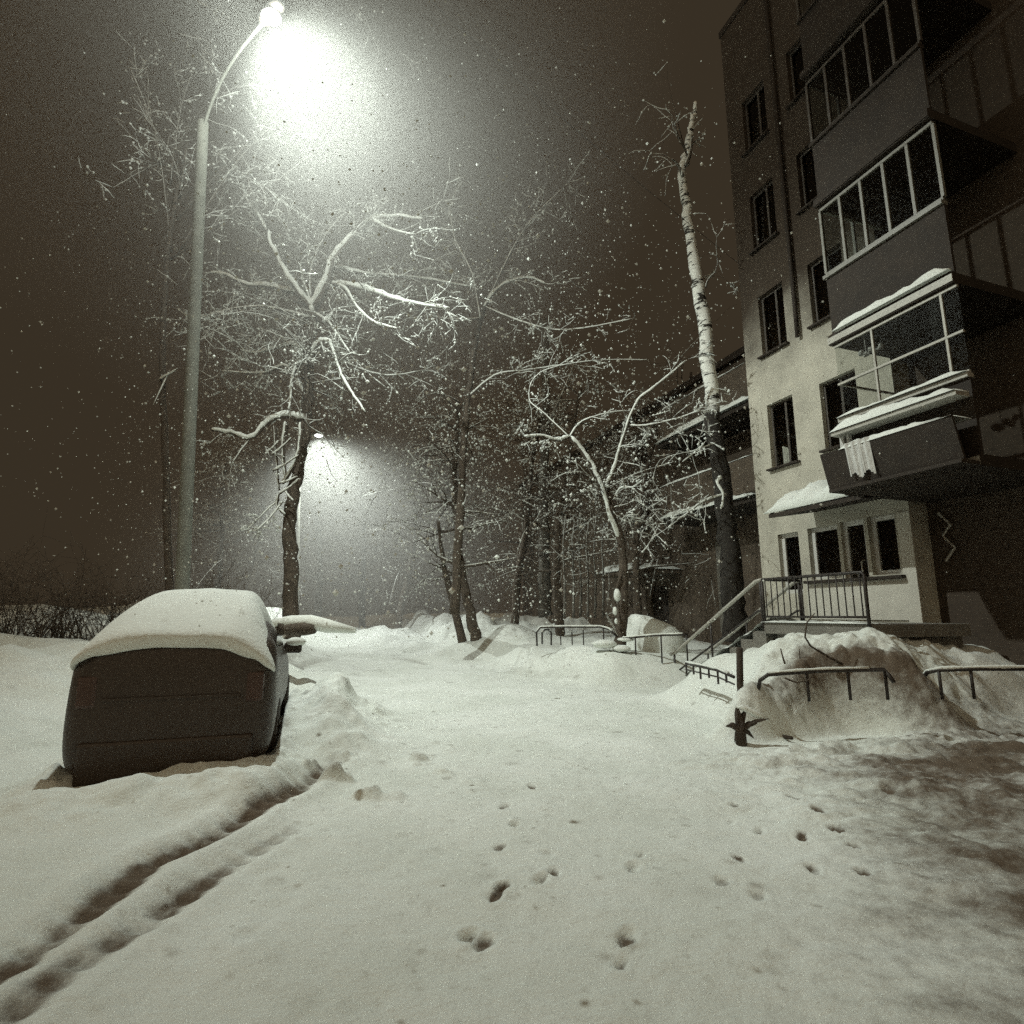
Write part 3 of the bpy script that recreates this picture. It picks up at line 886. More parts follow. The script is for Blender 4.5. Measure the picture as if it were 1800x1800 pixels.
# ------------------------------------------------------------------ parked car
def make_car(loc, rz, label):
    t = thing('parked_car', label, 'car', loc, rz)
    # stations: y, half width low, half width belt, z bottom, z belt, half width top, z top
    ST = [(0.00, .66, .64, .14, .94, .52, 1.18), (0.03, .78, .77, .09, 1.02, .63, 1.25), (0.10, .86, .84, .08, 1.05, .70, 1.30), (.22, .88, .87, .08, 1.09, .78, 1.33), (.50, .88, .87, .24, 1.02, .70, 1.44), (.95, .88, .87, .24, 1.0, .62, 1.52),
          (1.6, .88, .87, .23, .98, .60, 1.56), (2.3, .88, .87, .23, .97, .60, 1.53), (2.7, .88, .87, .23, .96, .63, 1.38), (3.15, .88, .86, .23, .95, .74, 1.02), (3.7, .87, .84, .24, .88, .74, .93), (4.05, .84, .80, .27, .78, .70, .84), (4.18, .72, .70, .34, .66, .60, .72)]
    m = MB(); K = 14
    for (y, wl, wb, zb, zt, wt, ztop) in ST:
        half = [(0, zb), (wl * .8, zb), (wl * .97, zb + .10), (wl, zb + (zt - zb) * .45), (wb, zt - .06), (wb * .5 + wt * .5 + .03, zt + (ztop - zt) * .5), (wt, ztop - .05), (wt * .6, ztop)]
        ring = [(x, z) for x, z in half] + [(-x, z) for x, z in reversed(half[1:])]
        ring.append((0, ztop + .01)) if False else None
        for x, z in ring: m.v.append((x, y, z))
    R = len(m.v) // len(ST)
    for i in range(len(ST) - 1):
        for k in range(R):
            a = i * R + k; b = i * R + (k + 1) % R
            m.f.append((a, b, b + R, a + R))
    m.f.append(tuple(range(R))); m.f.append(tuple((len(ST) - 1) * R + k for k in reversed(range(R))))
    body = obj('body', m, paint_m, t, smooth=True, sub=2)
    m = MB(); m.box(-.70, .70, -.022, .06, .06, .42); obj('rear_bumper', m, paint_m, t, bevel=.03)
    m = MB(); m.box(-.56, .56, -.012, .03, .76, .785); obj('trim_strip', m, paint_m, t)
    for s in (-1, 1):
        m = MB(); m.box(min(s * .60, s * .76), max(s * .60, s * .76), .0, .12, .70, .98); obj('tail_light', m, taillight_m, t, bevel=.03)
        m = MB(); m.box(min(s * .80, s * 1.04), max(s * .80, s * 1.04), 2.72, 2.84, .98, 1.13); mi = obj('mirror', m, rubber_m, t, bevel=.035)
        m = MB(); m.blob((s * .95, 2.78, 1.13), .14, .1, .07, 10, 6, .08, seed=3); obj('snow_cap', m, snow_m, mi, smooth=True)
        for y in (.78, 3.3):
            m = MB(); prof = [(.14, .0), (.30, .0), (.32, .03), (.32, .17), (.30, .20), (.14, .20)]
            n = 24
            for k in range(n):
                an = 2 * math.pi * k / n
                for r, w in prof:
                    m.v.append((s * (.68 + w), y + r * math.cos(an), .32 + r * math.sin(an)))
            P = len(prof)
            for k in range(n):
                for j in range(P):
                    a = k * P + j; b = k * P + (j + 1) % P; c = ((k + 1) % n) * P + (j + 1) % P; d = ((k + 1) % n) * P + j
                    m.f.append((a, b, c, d))
            w = obj('wheel', m, rubber_m, t, smooth=False)
            m = MB(); m.tube([(s * .72, y, .32), (s * .86, y, .32), (s * .87, y, .32)], [.19, .19, .08], 16); obj('rim', m, rim_m, w)
    # side windows
        m = MB(); m.prism([(.75, 1.03), (2.55, 1.03), (2.3, 1.40), (.98, 1.42)], s * .79, s * .80, 'x'); obj('side_window', m, glass_m, t)
    # snow lying over boot, glass, roof and bonnet
    SN = [(-.06, .78, 1.27, 1.31), (-.03, .85, 1.23, 1.36), (.12, .88, 1.12, 1.44), (.45, .84, 1.06, 1.60), (.9, .74, 1.14, 1.76), (1.45, .68, 1.24, 1.84), (2.2, .68, 1.22, 1.82), (2.75, .74, 1.1, 1.60), (3.2, .86, .96, 1.26), (3.7, .86, .9, 1.16), (4.1, .82, .8, 1.04), (4.25, .70, .72, .88)]
    m = MB()
    rnd = random.Random(4)
    NS = 17
    for (y, w, zl, zt) in SN:
        for k in range(NS):
            s = -1 + 2 * k / (NS - 1)
            e = abs(s)
            x = math.copysign(min(1, e * 1.02), s) * w if e > 0 else 0
            z = zt - .05 * e ** 2 - (zt - zl) * max(0, (e - .62) / .38) ** 2.2 + rnd.uniform(-.010, .010)
            if abs(s) > .5 and y < .3: z -= (.16 if s > 0 else .07) * (abs(s) - .5) / .5 * (1 if y < .1 else .6)
            m.v.append((x * (1.0 if e < .99 else .99), y, z))
    for i in range(len(SN) - 1):
        for k in range(NS - 1):
            a = i * NS + k
            m.f.append((a, a + 1, a + NS + 1, a + NS))
    # closed underside just under the shell
    n0 = len(m.v)
    for (x, y, z) in list(m.v):
        m.v.append((x * .97, y + (.05 if y < 0 else 0), z - (.12 if abs(x) < .6 else .06)))
    for i in range(len(SN) - 1):
        for k in range(NS - 1):
            a = n0 + i * NS + k
            m.f.append((a, a + NS, a + NS + 1, a + 1))
    for k in range(NS - 1):
        m.f.append((k, n0 + k, n0 + k + 1, k + 1)); j = (len(SN) - 1) * NS
        m.f.append((j + k, j + k + 1, n0 + j + k + 1, n0 + j + k))
    for i in range(len(SN) - 1):
        for k in (0, NS - 1):
            a = i * NS + k; m.f.append((a, a + NS, n0 + a + NS, n0 + a))
    obj('snow_cover', m, snow_m, t, smooth=True, sub=2)
    return t
make_car((CAR_LOC[0], CAR_LOC[1], -0.02), CAR_RZ, 'dark hatchback under a thick smooth snow cover, seen from behind')

# dark log / lump in the bank past the car
p = at(528, 1106, 10.2)
t = thing('snowy_log', 'dark log end poking out of the snowbank beyond the car', 'log', p)
m = MB(); m.tube([(-.55, .3, -.02), (-.2, .05, .0), (.12, -.1, .01), (.30, -.15, .0)], [.09, .11, .12, .08], 9); obj('bark', m, bark_m, t, smooth=True)
m = MB(); m.tube([(-.6, .32, .09), (-.2, .1, .12), (.2, -.02, .12), (.5, -.1, .06), (1.0, -.1, -.02)], [.09, .12, .13, .12, .05], 9); obj('snow_cap', m, snow_m, t, smooth=True)

# ------------------------------------------------------------------ trees
WIND = V((-.55, -.5, .35)).normalized()

class Tree:
    def __init__(self, seed):
        self.b, self.s, self.tw = MB(), MB(), MB()
        self.r = random.Random(seed)
        self.anchor = []

    def snow(self, pts, rad, f=1.0, minr=.008):
        P = [V(p) for p in pts]
        out, rr = [], []
        for i, p in enumerate(P):
            d = (P[min(i + 1, len(P) - 1)] - P[max(i - 1, 0)])
            d = d.normalized() if d.length > 1e-6 else V((0, 0, 1))
            hor = math.sqrt(max(0, 1 - d.z ** 2))
            n = (V((0, 0, 1)) * hor + WIND * (1 - hor) * 1.2)
            n = (n - d * n.dot(d))
            n = n.normalized() if n.length > 1e-6 else WIND
            w = max(minr, (rad[i] * .82 + .012) * (.45 + .55 * hor) * self.r.uniform(.8, 1.2) * f)
            out.append(p + n * (rad[i] * .62 + w * .35)); rr.append(w)
        rr[0] *= .6; rr[-1] *= .5
        self.s.tube(out, rr, 5)

    def limb(self, pts, r0, r1, snow=1.0, sides=7, twigs=0, tl=.8, sub=5):
        # smooth the polyline (Catmull-Rom) with a little wobble
        P = [V(p) for p in pts]
        out = []
        for i in range(len(P) - 1):
            p0 = P[max(i - 1, 0)]; p1 = P[i]; p2 = P[i + 1]; p3 = P[min(i + 2, len(P) - 1)]
            for k in range(sub):
                t = k / sub
                q = .5 * ((2 * p1) + (p2 - p0) * t + (2 * p0 - 5 * p1 + 4 * p2 - p3) * t * t + (3 * p1 - p0 - 3 * p2 + p3) * t ** 3)
                w = .25 * r0 + .006
                out.append(q + V([self.r.uniform(-1, 1) * w * .5 for _ in range(3)]))
        out.append(P[-1])
        n = len(out)
        rad = [(r0 + (r1 - r0) * (i / (n - 1)) ** .8) * self.r.uniform(.92, 1.08) for i in range(n)]
        self.b.tube(out, rad, sides)
        if snow > 0: self.snow(out, rad, snow)
        for _ in range(twigs):
            i = self.r.randrange(max(1, n // 5), n)
            d = (out[i] - out[i - 1]).normalized()
            dv = (d + V([self.r.gauss(0, .8) for _ in range(3)])).normalized()
            self.grow(out[i], dv, tl * self.r.uniform(.5, 1.3), max(.006, rad[i] * .45), 2, .75)
        return out, rad

    def grow(self, p, d, L, r, depth, snow=True, droop=.1, clump=.6):
        n = 4
        pts, rad = [V(p)], [r]
        q = V(p); d = V(d)
        for i in range(n):
            d = (d + V((self.r.gauss(0, .15), self.r.gauss(0, .15), self.r.gauss(0, .13) - droop * .3))).normalized()
            q = q + d * (L / n); pts.append(q.copy()); rad.append(max(.0035, r * (1 - .8 * (i + 1) / n)))
        self.tw.tube(pts, rad, 4 if depth > 1 else 3, cap=False)
        if snow and self.r.random() < (snow if depth > 1 else snow * .7):
            self.snow(pts, rad, .55, .0045)
        if self.r.random() < clump:
            c = pts[self.r.randrange(1, n + 1)]
            self.s.octa((c.x, c.y, c.z + .01), self.r.uniform(.012, .042))
        if depth > 0:
            for _ in range(self.r.choice((2, 3, 4))):
                i = self.r.randrange(1, n + 1)
                dv = (d * .8 + V([self.r.gauss(0, .65) for _ in range(3)])).normalized()
                self.grow(pts[i], dv, L * self.r.uniform(.45, .75), max(.004, rad[i] * .6), depth - 1, snow, droop, clump)

    def build(self, name, label, base, bark=None, group=None, trunk=None, trunk_mat=None):
        base = V(base)
        t = thing(name, label, 'tree', base, 0, group)
        def sh(m):
            m.v = [(v[0] - base.x, v[1] - base.y, v[2] - base.z) for v in m.v]; return m
        if trunk: obj('trunk', sh(trunk), trunk_mat or bark or bark_m, t, smooth=True)
        if self.b.v: obj('limbs', sh(self.b), bark or bark_m, t, smooth=True)
        if self.tw.v: obj('twigs', sh(self.tw), bark_m, t, fixn=False)
        if self.s.v: obj('snow_cover', sh(self.s), snow_m, t, smooth=True)
        return t

def pl(px, Y, Y1=None):
    Y1 = Y if Y1 is None else Y1
    n = len(px)
    return [at(a, b, Y + (Y1 - Y) * i / (n - 1)) for i, (a, b) in enumerate(px)]

def trunk_mb(pts, r0, r1, seed, sides=10, sub=6, flare=1.35):
    T = Tree(seed)
    T.limb(pts, r0, r1, 0, sides, sub=sub)
    v = T.b
    # root flare
    for i in range(sides * 2):
        pass
    return v

# --- big snowy tree under the lamp
YT = 14.0
T = Tree(21)
tr_px = [(512, 1125), (511, 1060), (510, 980), (511, 900), (522, 835), (536, 760), (541, 690), (545, 620), (551, 545)]
tr_pts = pl(tr_px, YT)
trk = trunk_mb(tr_pts, .20, .105, 5)
T.snow(pl([(541, 690), (545, 620), (551, 545)], YT - .02), [.1, .09, .08], .7)
L = T.limb
L(pl([(551, 548), (520, 508), (490, 450), (465, 400), (440, 358), (428, 320)], YT, 13.0), 0.095, .02, 1.25, twigs=12)
L(pl([(552, 550), (532, 522), (505, 512), (468, 503), (430, 500), (398, 484), (370, 478)], YT, 14.8), 0.081, .012, 1.56, twigs=14)
L(pl([(551, 545), (578, 492), (588, 455), (618, 420), (655, 388), (692, 381), (742, 385)], YT, 13.2), 0.115, .02, 1.44, twigs=16)
L(pl([(655, 388), (690, 405), (730, 412)], 13.4, 13.0), 0.041, .008, 1.25, twigs=6)
L(pl([(575, 500), (592, 500), (612, 514), (632, 545), (660, 568), (698, 578)], YT, 13.3), 0.047, .012, 1.38, twigs=8)
L(pl([(553, 552), (578, 568), (598, 595), (615, 620)], YT, 13.5), 0.038, .01, 1.25, twigs=4)
L(pl([(546, 640), (555, 612), (568, 600), (582, 606), (592, 632), (604, 665), (624, 698), (642, 724)], YT, 13.2), 0.061, .012, 1.56, twigs=7)
L(pl([(544, 625), (518, 606), (485, 612), (452, 620), (425, 617)], YT, 14.6), 0.047, .01, 1.62, twigs=9)
L(pl([(544, 640), (525, 640), (514, 670), (512, 700), (508, 720)], YT, 13.6), 0.041, .012, 1.75, twigs=5)
L(pl([(541, 700), (505, 645), (470, 655), (430, 656), (390, 652)], YT, 15.0), 0.041, .01, 1.38, twigs=9)
L(pl([(538, 742), (522, 736), (500, 732), (470, 744), (440, 771), (405, 761), (372, 756)], YT, 13.2), 0.081, .022, 1.69, twigs=5, tl=.5)
L(pl([(440, 771), (425, 790), (410, 812)], 13.5, 13.3), 0.020, .006, 1.00, twigs=2, tl=.4)
L(pl([(585, 470), (640, 482), (700, 486), (760, 492), (830, 505)], YT, 15.0), 0.054, .01, 1.25, twigs=18)
L(pl([(588, 500), (640, 508), (690, 525), (740, 536), (790, 542)], YT, 13.0), 0.054, .012, 1.69, twigs=16)
L(pl([(551, 545), (546, 490), (558, 445), (575, 410), (600, 380)], YT, 14.7), 0.054, .01, 1.00, twigs=12)
L(pl([(551, 540), (530, 470), (545, 440), (525, 420)], YT, 14.2), 0.041, .008, 1.12, twigs=8)
L(pl([(545, 560), (470, 540), (400, 545), (350, 560)], YT, 15.4), 0.041, .008, 1.00, twigs=14)
L(pl([(548, 600), (610, 640), (680, 660), (750, 650)], YT, 15.5), 0.041, .008, 1.00, twigs=14)
# broken snow-laden boughs leaning on the trunk
L(pl([(483, 748), (486, 800), (491, 862)], 13.6, 13.8), .035, .02, .7)
L(pl([(505, 742), (498, 790), (503, 842)], 13.6, 13.8), .05, .03, 1.2)
L(pl([(531, 742), (527, 790), (512, 828), (497, 850)], 13.5, 13.8), .05, .03, 1.2)
for a, b in (((478, 800), (512, 770)), ((480, 828), (525, 800)), ((492, 850), (522, 838)), ((492, 868), (526, 842)), ((470, 795), (490, 775)), ((500, 862), (515, 880))):
    L(pl([a, ((a[0] + b[0]) / 2, (a[1] + b[1]) / 2 + 2), b], 13.6, 13.5), .02, .012, 1.1)
L(pl([(497, 882), (475, 910), (452, 932)], 13.8, 13.2), .02, .008, 1.0, twigs=4, tl=.5)
L(pl([(492, 878), (470, 896), (448, 918)], 13.8, 13.4), .016, .006, 1.0, twigs=4, tl=.5)
L(pl([(490, 868), (488, 890), (500, 905)], 13.7, 13.8), .03, .02, 1.1)
L(pl([(560, 752), (580, 778), (606, 806)], 13.6, 13.2), .012, .005, 0)
L(pl([(574, 808), (582, 832), (594, 848)], 13.6, 13.2), .010, .004, 0)
for k in range(46):
    i = random.randrange(10, 46)
    p = tr_pts[min(8, 3 + i // 9)].lerp(tr_pts[min(8, 4 + i // 9)], random.random())
    if p.z < 7.2: continue
    d = V((random.gauss(0, 1), random.gauss(0, .7), random.uniform(-.1, .8))).normalized()
    T.grow(p, d, random.uniform(.8, 2.0), .02, 3, .6)
T.build('snowy_tree', 'large bare tree with snow-laden limbs under the bright street lamp', tr_pts[0], trunk=trk)

# --- forked tree by the stairs
YF = 14.0
T = Tree(33)
f_pts = pl([(1088, 1196), (1090, 1150), (1092, 1090), (1096, 1010), (1090, 945), (1074, 905)], YF)
trk = trunk_mb(f_pts, .20, .075, 8)
o_, r_ = L2 = T.limb(pl([(1090, 945), (1074, 905), (1062, 862), (1042, 822), (1021, 792), (1001, 769)], YF, 13.5), .07, .045, 1.3, twigs=3)
T.limb(pl([(1001, 769), (978, 774), (950, 766), (922, 768)], 13.5, 13.1), .035, .010, 1.5, twigs=4, tl=.5)
T.limb(pl([(1001, 769), (1022, 742), (1062, 728), (1100, 722)], 13.5, 14.4), .022, .007, 1.1, twigs=4, tl=.5)
T.limb(pl([(1082, 925), (1076, 890), (1068, 853)], YF, 13.9), .06, .05, 0)
T.limb(pl([(1068, 853), (1082, 820), (1091, 785), (1103, 748), (1122, 704), (1152, 680), (1206, 634)], 13.9, 13.2), .05, .010, 1.25, twigs=6)
T.limb(pl([(1078, 880), (1092, 858), (1112, 857), (1130, 844)], YF, 13.5), .018, .007, 1.2, twigs=5, tl=.5)
T.limb(pl([(1103, 748), (1135, 748), (1190, 736), (1232, 720)], 13.6, 13.0), .016, .006, 1.0, twigs=9, tl=.6)
T.limb(pl([(1092, 920), (1100, 908), (1122, 905)], YF, 13.6), .014, .006, 1.2, twigs=4, tl=.5)
T.limb(pl([(1001, 769), (960, 730), (930, 700), (950, 655), (1040, 634), (1142, 633)], 13.5, 14.6), .018, .005, .7, twigs=6, tl=.7)
T.limb(pl([(1092, 1010), (1080, 1050), (1082, 1075)], YF - .1, 13.8), .04, .02, 0)
T.limb(pl([(1085, 1118), (1075, 1100), (1066, 1084)], YF - .1, 13.7), .014, .006, .8)
for (px, py, w, h) in ((1085, 1046, .085, .15), (1081, 1074, .055, .10), (1083, 1092, .035, .07)):
    p = at(px, py, 13.7); T.s.blob(p, w, .09, h, 10, 7, .1, seed=px)
for (px, py, w, h, y) in ((1062, 1132, .3, .10, 13.5), (1092, 1140, .22, .08, 13.4), (1100, 1124, .2, .05, 13.5)):
    p = at(px, py, y); T.s.blob(p, w, .25, h, 12, 7, .1, seed=py)
for k in range(5):
    p = o_[random.randrange(8, len(o_))]
    T.grow(p, V((random.gauss(0, 1), random.gauss(0, .6), random.uniform(-.2, .7))).normalized(), random.uniform(.8, 1.9), .014, 3, .25)
T.build('forked_tree', 'dark forked tree with snow along both arms at the road edge', f_pts[0], trunk=trk)

# --- birch
T = Tree(41)
b_pts = pl([(1296, 1130), (1290, 1060), (1281, 960), (1268, 850), (1256, 760), (1240, 600), (1222, 470), (1208, 380), (1200, 300), (1210, 255), (1217, 215), (1222, 180)], 14.2, 13.2)
base = b_pts[0]
trk = MB()
T2 = Tree(3); T2.limb(b_pts, .31, .045, 0, 12, sub=6); trk = T2.b
T.limb(pl([(1200, 310), (1192, 290), (1180, 280)], 13.3, 13.1), .05, .02, .6, twigs=1)
T.limb(pl([(1206, 290), (1214, 265), (1216, 230), (1222, 190)], 13.25, 13.4), .06, .02, .6, twigs=2)
T.limb(pl([(1240, 505), (1246, 490), (1258, 478)], 13.6, 13.5), .03, .01, .4, twigs=3)
T.limb(pl([(1268, 840), (1262, 850), (1272, 870), (1268, 895)], 13.5, 13.4), .04, .02, 1.4)
T.limb(pl([(1276, 870), (1240, 880), (1205, 905), (1190, 915)], 13.5, 13.0), .03, .008, .9, twigs=8)
T.limb(pl([(1258, 780), (1230, 790), (1200, 812)], 13.7, 13.1), .025, .007, .8, twigs=8)
for k in range(3):
    p = b_pts[9] + V((0, 0, random.uniform(-.8, 0)))
    T.grow(p, V((random.gauss(0, 1), random.gauss(0, 1), random.uniform(.1, 1))).normalized(), random.uniform(.8, 1.8), .02, 2)
t = T.build('birch_tree', 'tall white birch with dark rough lower trunk beside the building corner', base, trunk=trk, trunk_mat=birch_m, bark=grey_bark_m)

# --- background trees
def bg_proto(seed, h=9.0, spread=1.0, fork=False):
    T = Tree(seed); R = T.r
    pts = [V((0, 0, -.4))]
    p = V((0, 0, 0)); d = V((R.gauss(0, .05), R.gauss(0, .05), 1))
    n = 9
    for i in range(n):
        pts.append(p.copy()); d = (d + V((R.gauss(0, .06), R.gauss(0, .06), .1))).normalized(); p = p + d * h / n
    T2 = Tree(seed + 1); T2.limb(pts, .20, .05, 0, 8, sub=4); trk = T2.b
    if fork:
        q = [v + V((.45 + .03 * i, -.1, 0)) for i, v in enumerate(pts[:6])]
        T2.limb(q, .17, .05, 0, 8, sub=4)
    for k in range(30):
        f = R.uniform(.30, 1)
        i = int(f * (n - 1)); b = pts[i + 1].lerp(pts[min(n, i + 2)], R.random())
        an = R.uniform(0, 6.283); up = R.uniform(-.05, .7)
        dv = V((math.cos(an), math.sin(an), up)).normalized()
        T.grow(b, dv, spread * R.uniform(1.3, 3.0) * (1.15 - .5 * f), .05 * (1.2 - f * .7), 3, .22, .25, .85)
    return T, trk
PROT = []
def place_bg(k, x, y, rz, s, label, group='snow-specked trees in the dark behind the road'):
    src = PROT[k]
    z = hz(x, y) - .05
    if not src['used']:
        t = src['T'].build('bare_tree', label, (0, 0, 0), trunk=src['trk'], group=group, bark=bark_m)
        src['used'] = t
    else:
        s0 = src['used']
        t = s0.copy(); COL.objects.link(t)
        for ch in list(s0.children):
            c = ch.copy(); COL.objects.link(c); c.parent = t
    t['label'] = label; t['group'] = group
    t.location = (x, y, z); t.rotation_euler.z = rz; t.scale = (s, s, s)
    return t
for sd, h, sp, fk in ((101, 9.5, 1.0, False), (202, 11.0, 1.15, False), (303, 8.0, .95, True)):
    T, trk = bg_proto(sd, h, sp, fk); PROT.append({'T': T, 'trk': trk, 'used': None})

BG = [  # proto, photo px of trunk, distance, rotation, scale, label
    (2, 838, 19.5, 2.9, 1.15, 'twin-trunk dark bare tree standing in the middle behind the road end'),
    (1, 700, 33, 2.2, 1.25, 'bare tree in the haze right of the far lamp'),
    (1, 905, 24, 3.0, 1.1, 'bare tree just right of the twin-trunk tree'),
    (0, 985, 22, 4.2, 1.15, 'bare tree behind the hooped rail'),
    (0, 1120, 20, 5.0, .95, 'bare tree behind the wedge-shaped snow heap'),
    (1, 1175, 24, 1.7, 1.15, 'bare tree in front of the far wing, left of the birch'),
    (0, 640, 42, 3.3, 1.4, 'farthest bare tree below the far lamp glow'),
    (1, 430, 30, 2.0, 1.1, 'bare tree left of the lamp-lit tree, behind the car'),
    (0, 375, 34, .9, 1.2, 'bare tree directly behind the tall lamp pole'),
    (0, 560, 36, 2.5, 1.3, 'bare tree behind the far lamp'),
    (1, 955, 36, 5.2, 1.5, 'tall bare tree far back in the centre'),
    (0, 800, 38, 1.9, 1.5, 'tall bare tree far back left of centre'),
]
for k, px, Y, rz, s, lab in BG:
    p = at(px, 1060, Y)
    place_bg(k, p.x, p.y, rz, s, lab)

# pale trunk and saplings by the far wing
T = Tree(61)
pp = pl([(958, 1085), (957, 1000), (955, 900), (957, 840), (960, 700), (955, 560)], 24)
T2 = Tree(62); T2.limb(pp, .30, .16, 0, 10); T.limb(pl([(957, 760), (985, 700), (1010, 640)], 24, 23.5), .08, .02, 1, twigs=8)
T.build('pale_trunk_tree', 'pale thick trunk standing behind the hooped rail', pp[0], trunk=T2.b, trunk_mat=grey_bark_m, bark=grey_bark_m)
for i, px in enumerate((992, 1008, 1020, 1033, 1046, 1060)):
    T2 = Tree(70 + i); yy = 21 + .4 * (i % 3)
    q = pl([(px, 1085), (px + 1, 1020), (px - 2, 960), (px + 2, 905 + 12 * (i % 2))], yy); T2.limb(q, .055, .02, .5, 6, twigs=3, tl=.7)
    t = T2.build('sapling', 'thin sapling stem in the row between pale trunk and forked tree', q[0], bark=grey_bark_m, group='row of thin saplings')

# loose snowy branch (upper centre) belongs to a tall tree behind
T = Tree(90)
q = pl([(800, 1080), (808, 900), (822, 700), (845, 560), (858, 528)], 17, 16)
T2 = Tree(91); T2.limb(q, .16, .05, 0, 8)
T.limb(pl([(852, 540), (868, 515), (888, 499), (912, 491), (935, 489), (958, 499)], 16, 15.5), .04, .012, 1.5, twigs=6, tl=.7)
T.limb(pl([(822, 700), (870, 660), (930, 650), (1000, 640)], 16.5, 16), .03, .008, 1.0, twigs=16)
T.limb(pl([(845, 560), (830, 480), (800, 420), (790, 360)], 16.2, 17), .035, .01, .9, twigs=16)
T.limb(pl([(858, 528), (900, 440), (940, 380), (990, 330)], 16, 16.5), .03, .008, .8, twigs=18)
T.limb(pl([(852, 540), (930, 570), (1000, 580), (1115, 560)], 16, 15), .025, .007, 1.0, twigs=16)
T.limb(pl([(845, 560), (780, 560), (720, 540)], 16.2, 15.5), .025, .007, .9, twigs=12)
T.build('arching_tree', 'slender tree whose single arched snowy branch shows above the road end', q[0], trunk=T2.b)

# branches around the lamp glow (tree growing left of the lamp pole)
T = Tree(95)
q = pl([(300, 1080), (292, 850), (285, 600), (300, 400), (330, 250)], 13, 12.5)
T2 = Tree(96); T2.limb(q, .10, .04, 0, 8)
for (e, y1) in (((420, 150), 11.5), ((250, 200), 12), ((480, 220), 12.5), ((560, 120), 12.8), ((380, 60), 12), ((640, 200), 13), ((200, 330), 12), ((230, 120), 12), ((700, 90), 13), ((450, 320), 12.8)):
    s0 = (300 + random.uniform(-8, 25), random.uniform(280, 460))
    mid = ((s0[0] + e[0]) / 2 + random.uniform(-20, 20), (s0[1] + e[1]) / 2 - random.uniform(0, 40))
    T.limb(pl([s0, mid, e], 12.7, y1), .03, .005, .3, 6, twigs=8, tl=.9)
for (e, s) in (((270, 712), (298, 655)), ((312, 648), (280, 668))):
    T.limb(pl([s, e], 12.7, 12.5), .02, .006, 1.2, 6)
T.build('lamp_side_tree', 'dark bare tree whose fine upper twigs cross the lamp glow, left of the pole', q[0], trunk=T2.b)

# added dark twigs standing in for unlit ground at the far left
T = Tree(120); R_ = random.Random(8)
for i in range(420):
    f = R_.random(); x = -15.5 + 9.6 * f; y = 11.6 + 1.6 * f + R_.uniform(-.6, .6)
    d = V((R_.gauss(0, .35), R_.gauss(0, .35), 1)).normalized()
    T.grow((x, y, hz(x, y) - .05), d, R_.uniform(.7, 1.5), .014, 2, 0, .0, 0)
hb = V((-10.7, 12.4, hz(-10.7, 12.4)))
hd = thing('added_twig_screen', 'added dark twig screen standing in for unlit ground at the left edge behind the snowy car', 'added_twig_screen', hb)
for m_, nm, mt in ((T.tw, 'stems', bark_m),):
    m_.v = [(v[0] - hb.x, v[1] - hb.y, v[2] - hb.z) for v in m_.v]
    obj(nm, m_, mt, hd, fixn=False)

# ------------------------------------------------------------------ street lamps
def lamp(label, base, top, arm_end, r0, r1, group='street lamps'):
    base, top, arm_end = V(base), V(top), V(arm_end)
    t = thing('street_lamp', label, 'street lamp', base, 0, group)
    m = MB(); k = 10
    m.tube([V((0, 0, 0)).lerp(top - base, i / k) for i in range(k + 1)], [r0 + (r1 - r0) * i / k for i in range(k + 1)], 14); obj('pole', m, pole_m, t, smooth=True)
    a = top - base; e = arm_end - base
    c = V((a.x + (e.x - a.x) * .15, a.y + (e.y - a.y) * .15, e.z + .1))
    pts = [(a - V((0, 0, .4))).lerp(c, s) * (1 - s) + c.lerp(e, s) * s for s in [i / 10 for i in range(11)]]
    m = MB(); m.tube(pts, .03, 8); obj('arm', m, pole_m, t, smooth=True)
    d = (pts[-1] - pts[-2]).normalized()
    m = MB(); m.tube([e - d * .1, e + d * .05, e + d * .35, e + d * .6, e + d * .68], [.05, .13, .17, .12, .03], 12)
    m.v = [(x, y, e.z + (z - e.z) * .55 + .05) for x, y, z in m.v]
    h = obj('lamp_head', m, rail_m, t, smooth=True)
    m = MB(); c = e + d * .3; m.blob((c.x, c.y, e.z - .06), .19, .16, .08, 14, 8, 0); obj('lens', m, lens_m, h, smooth=True)
    return t, base + V((c.x, c.y, e.z - .30))

def spot(name, parent, loc, target, power, angle, blend, col, rad=.12):
    ld = bpy.data.lights.new(name, 'SPOT'); ld.energy = power; ld.spot_size = math.radians(angle); ld.spot_blend = blend
    ld.color = col; ld.shadow_soft_size = rad
    o = bpy.data.objects.new(name, ld); COL.objects.link(o)
    o.parent = parent
    o.location = V(loc) - parent.location
    o.rotation_euler = (V(target) - V(loc)).to_track_quat('-Z', 'Y').to_euler()
    return o

LCOL = (0.93, 1.0, 0.92)
pb = at(322, 1090, 11.2); ptop = at(357, 215, 10.6); la = at(462, 42, 9.3)
lampA, LA = lamp('tall pale concrete street lamp with glaring lit head, left of the road', (pb.x, pb.y, hz(pb.x, pb.y) - .1), ptop, la, .13, .11)
spot('lamp_light', lampA, LA, (1.9, 11.4, 1.8), 5900, 114, 1.0, LCOL, .10)
pd = bpy.data.lights.new('bulb_glow', 'POINT'); pd.energy = 600; pd.color = LCOL; pd.shadow_soft_size = .08
po = bpy.data.objects.new('bulb_glow', pd); COL.objects.link(po); po.parent = lampA; po.location = V(LA) - lampA.location
pb = at(522, 1085, 27); la = at(552, 765, 26.6); ptop = at(527, 775, 27)
lampB, LB = lamp('distant street lamp glowing behind the large snowy tree', (pb.x, pb.y, hz(pb.x, pb.y) - .1), ptop, la, .10, .06)
spot('lamp_light', lampB, LB, (LB.x + 3.0, LB.y - 1, 0), 6500, 140, .9, LCOL, .10)

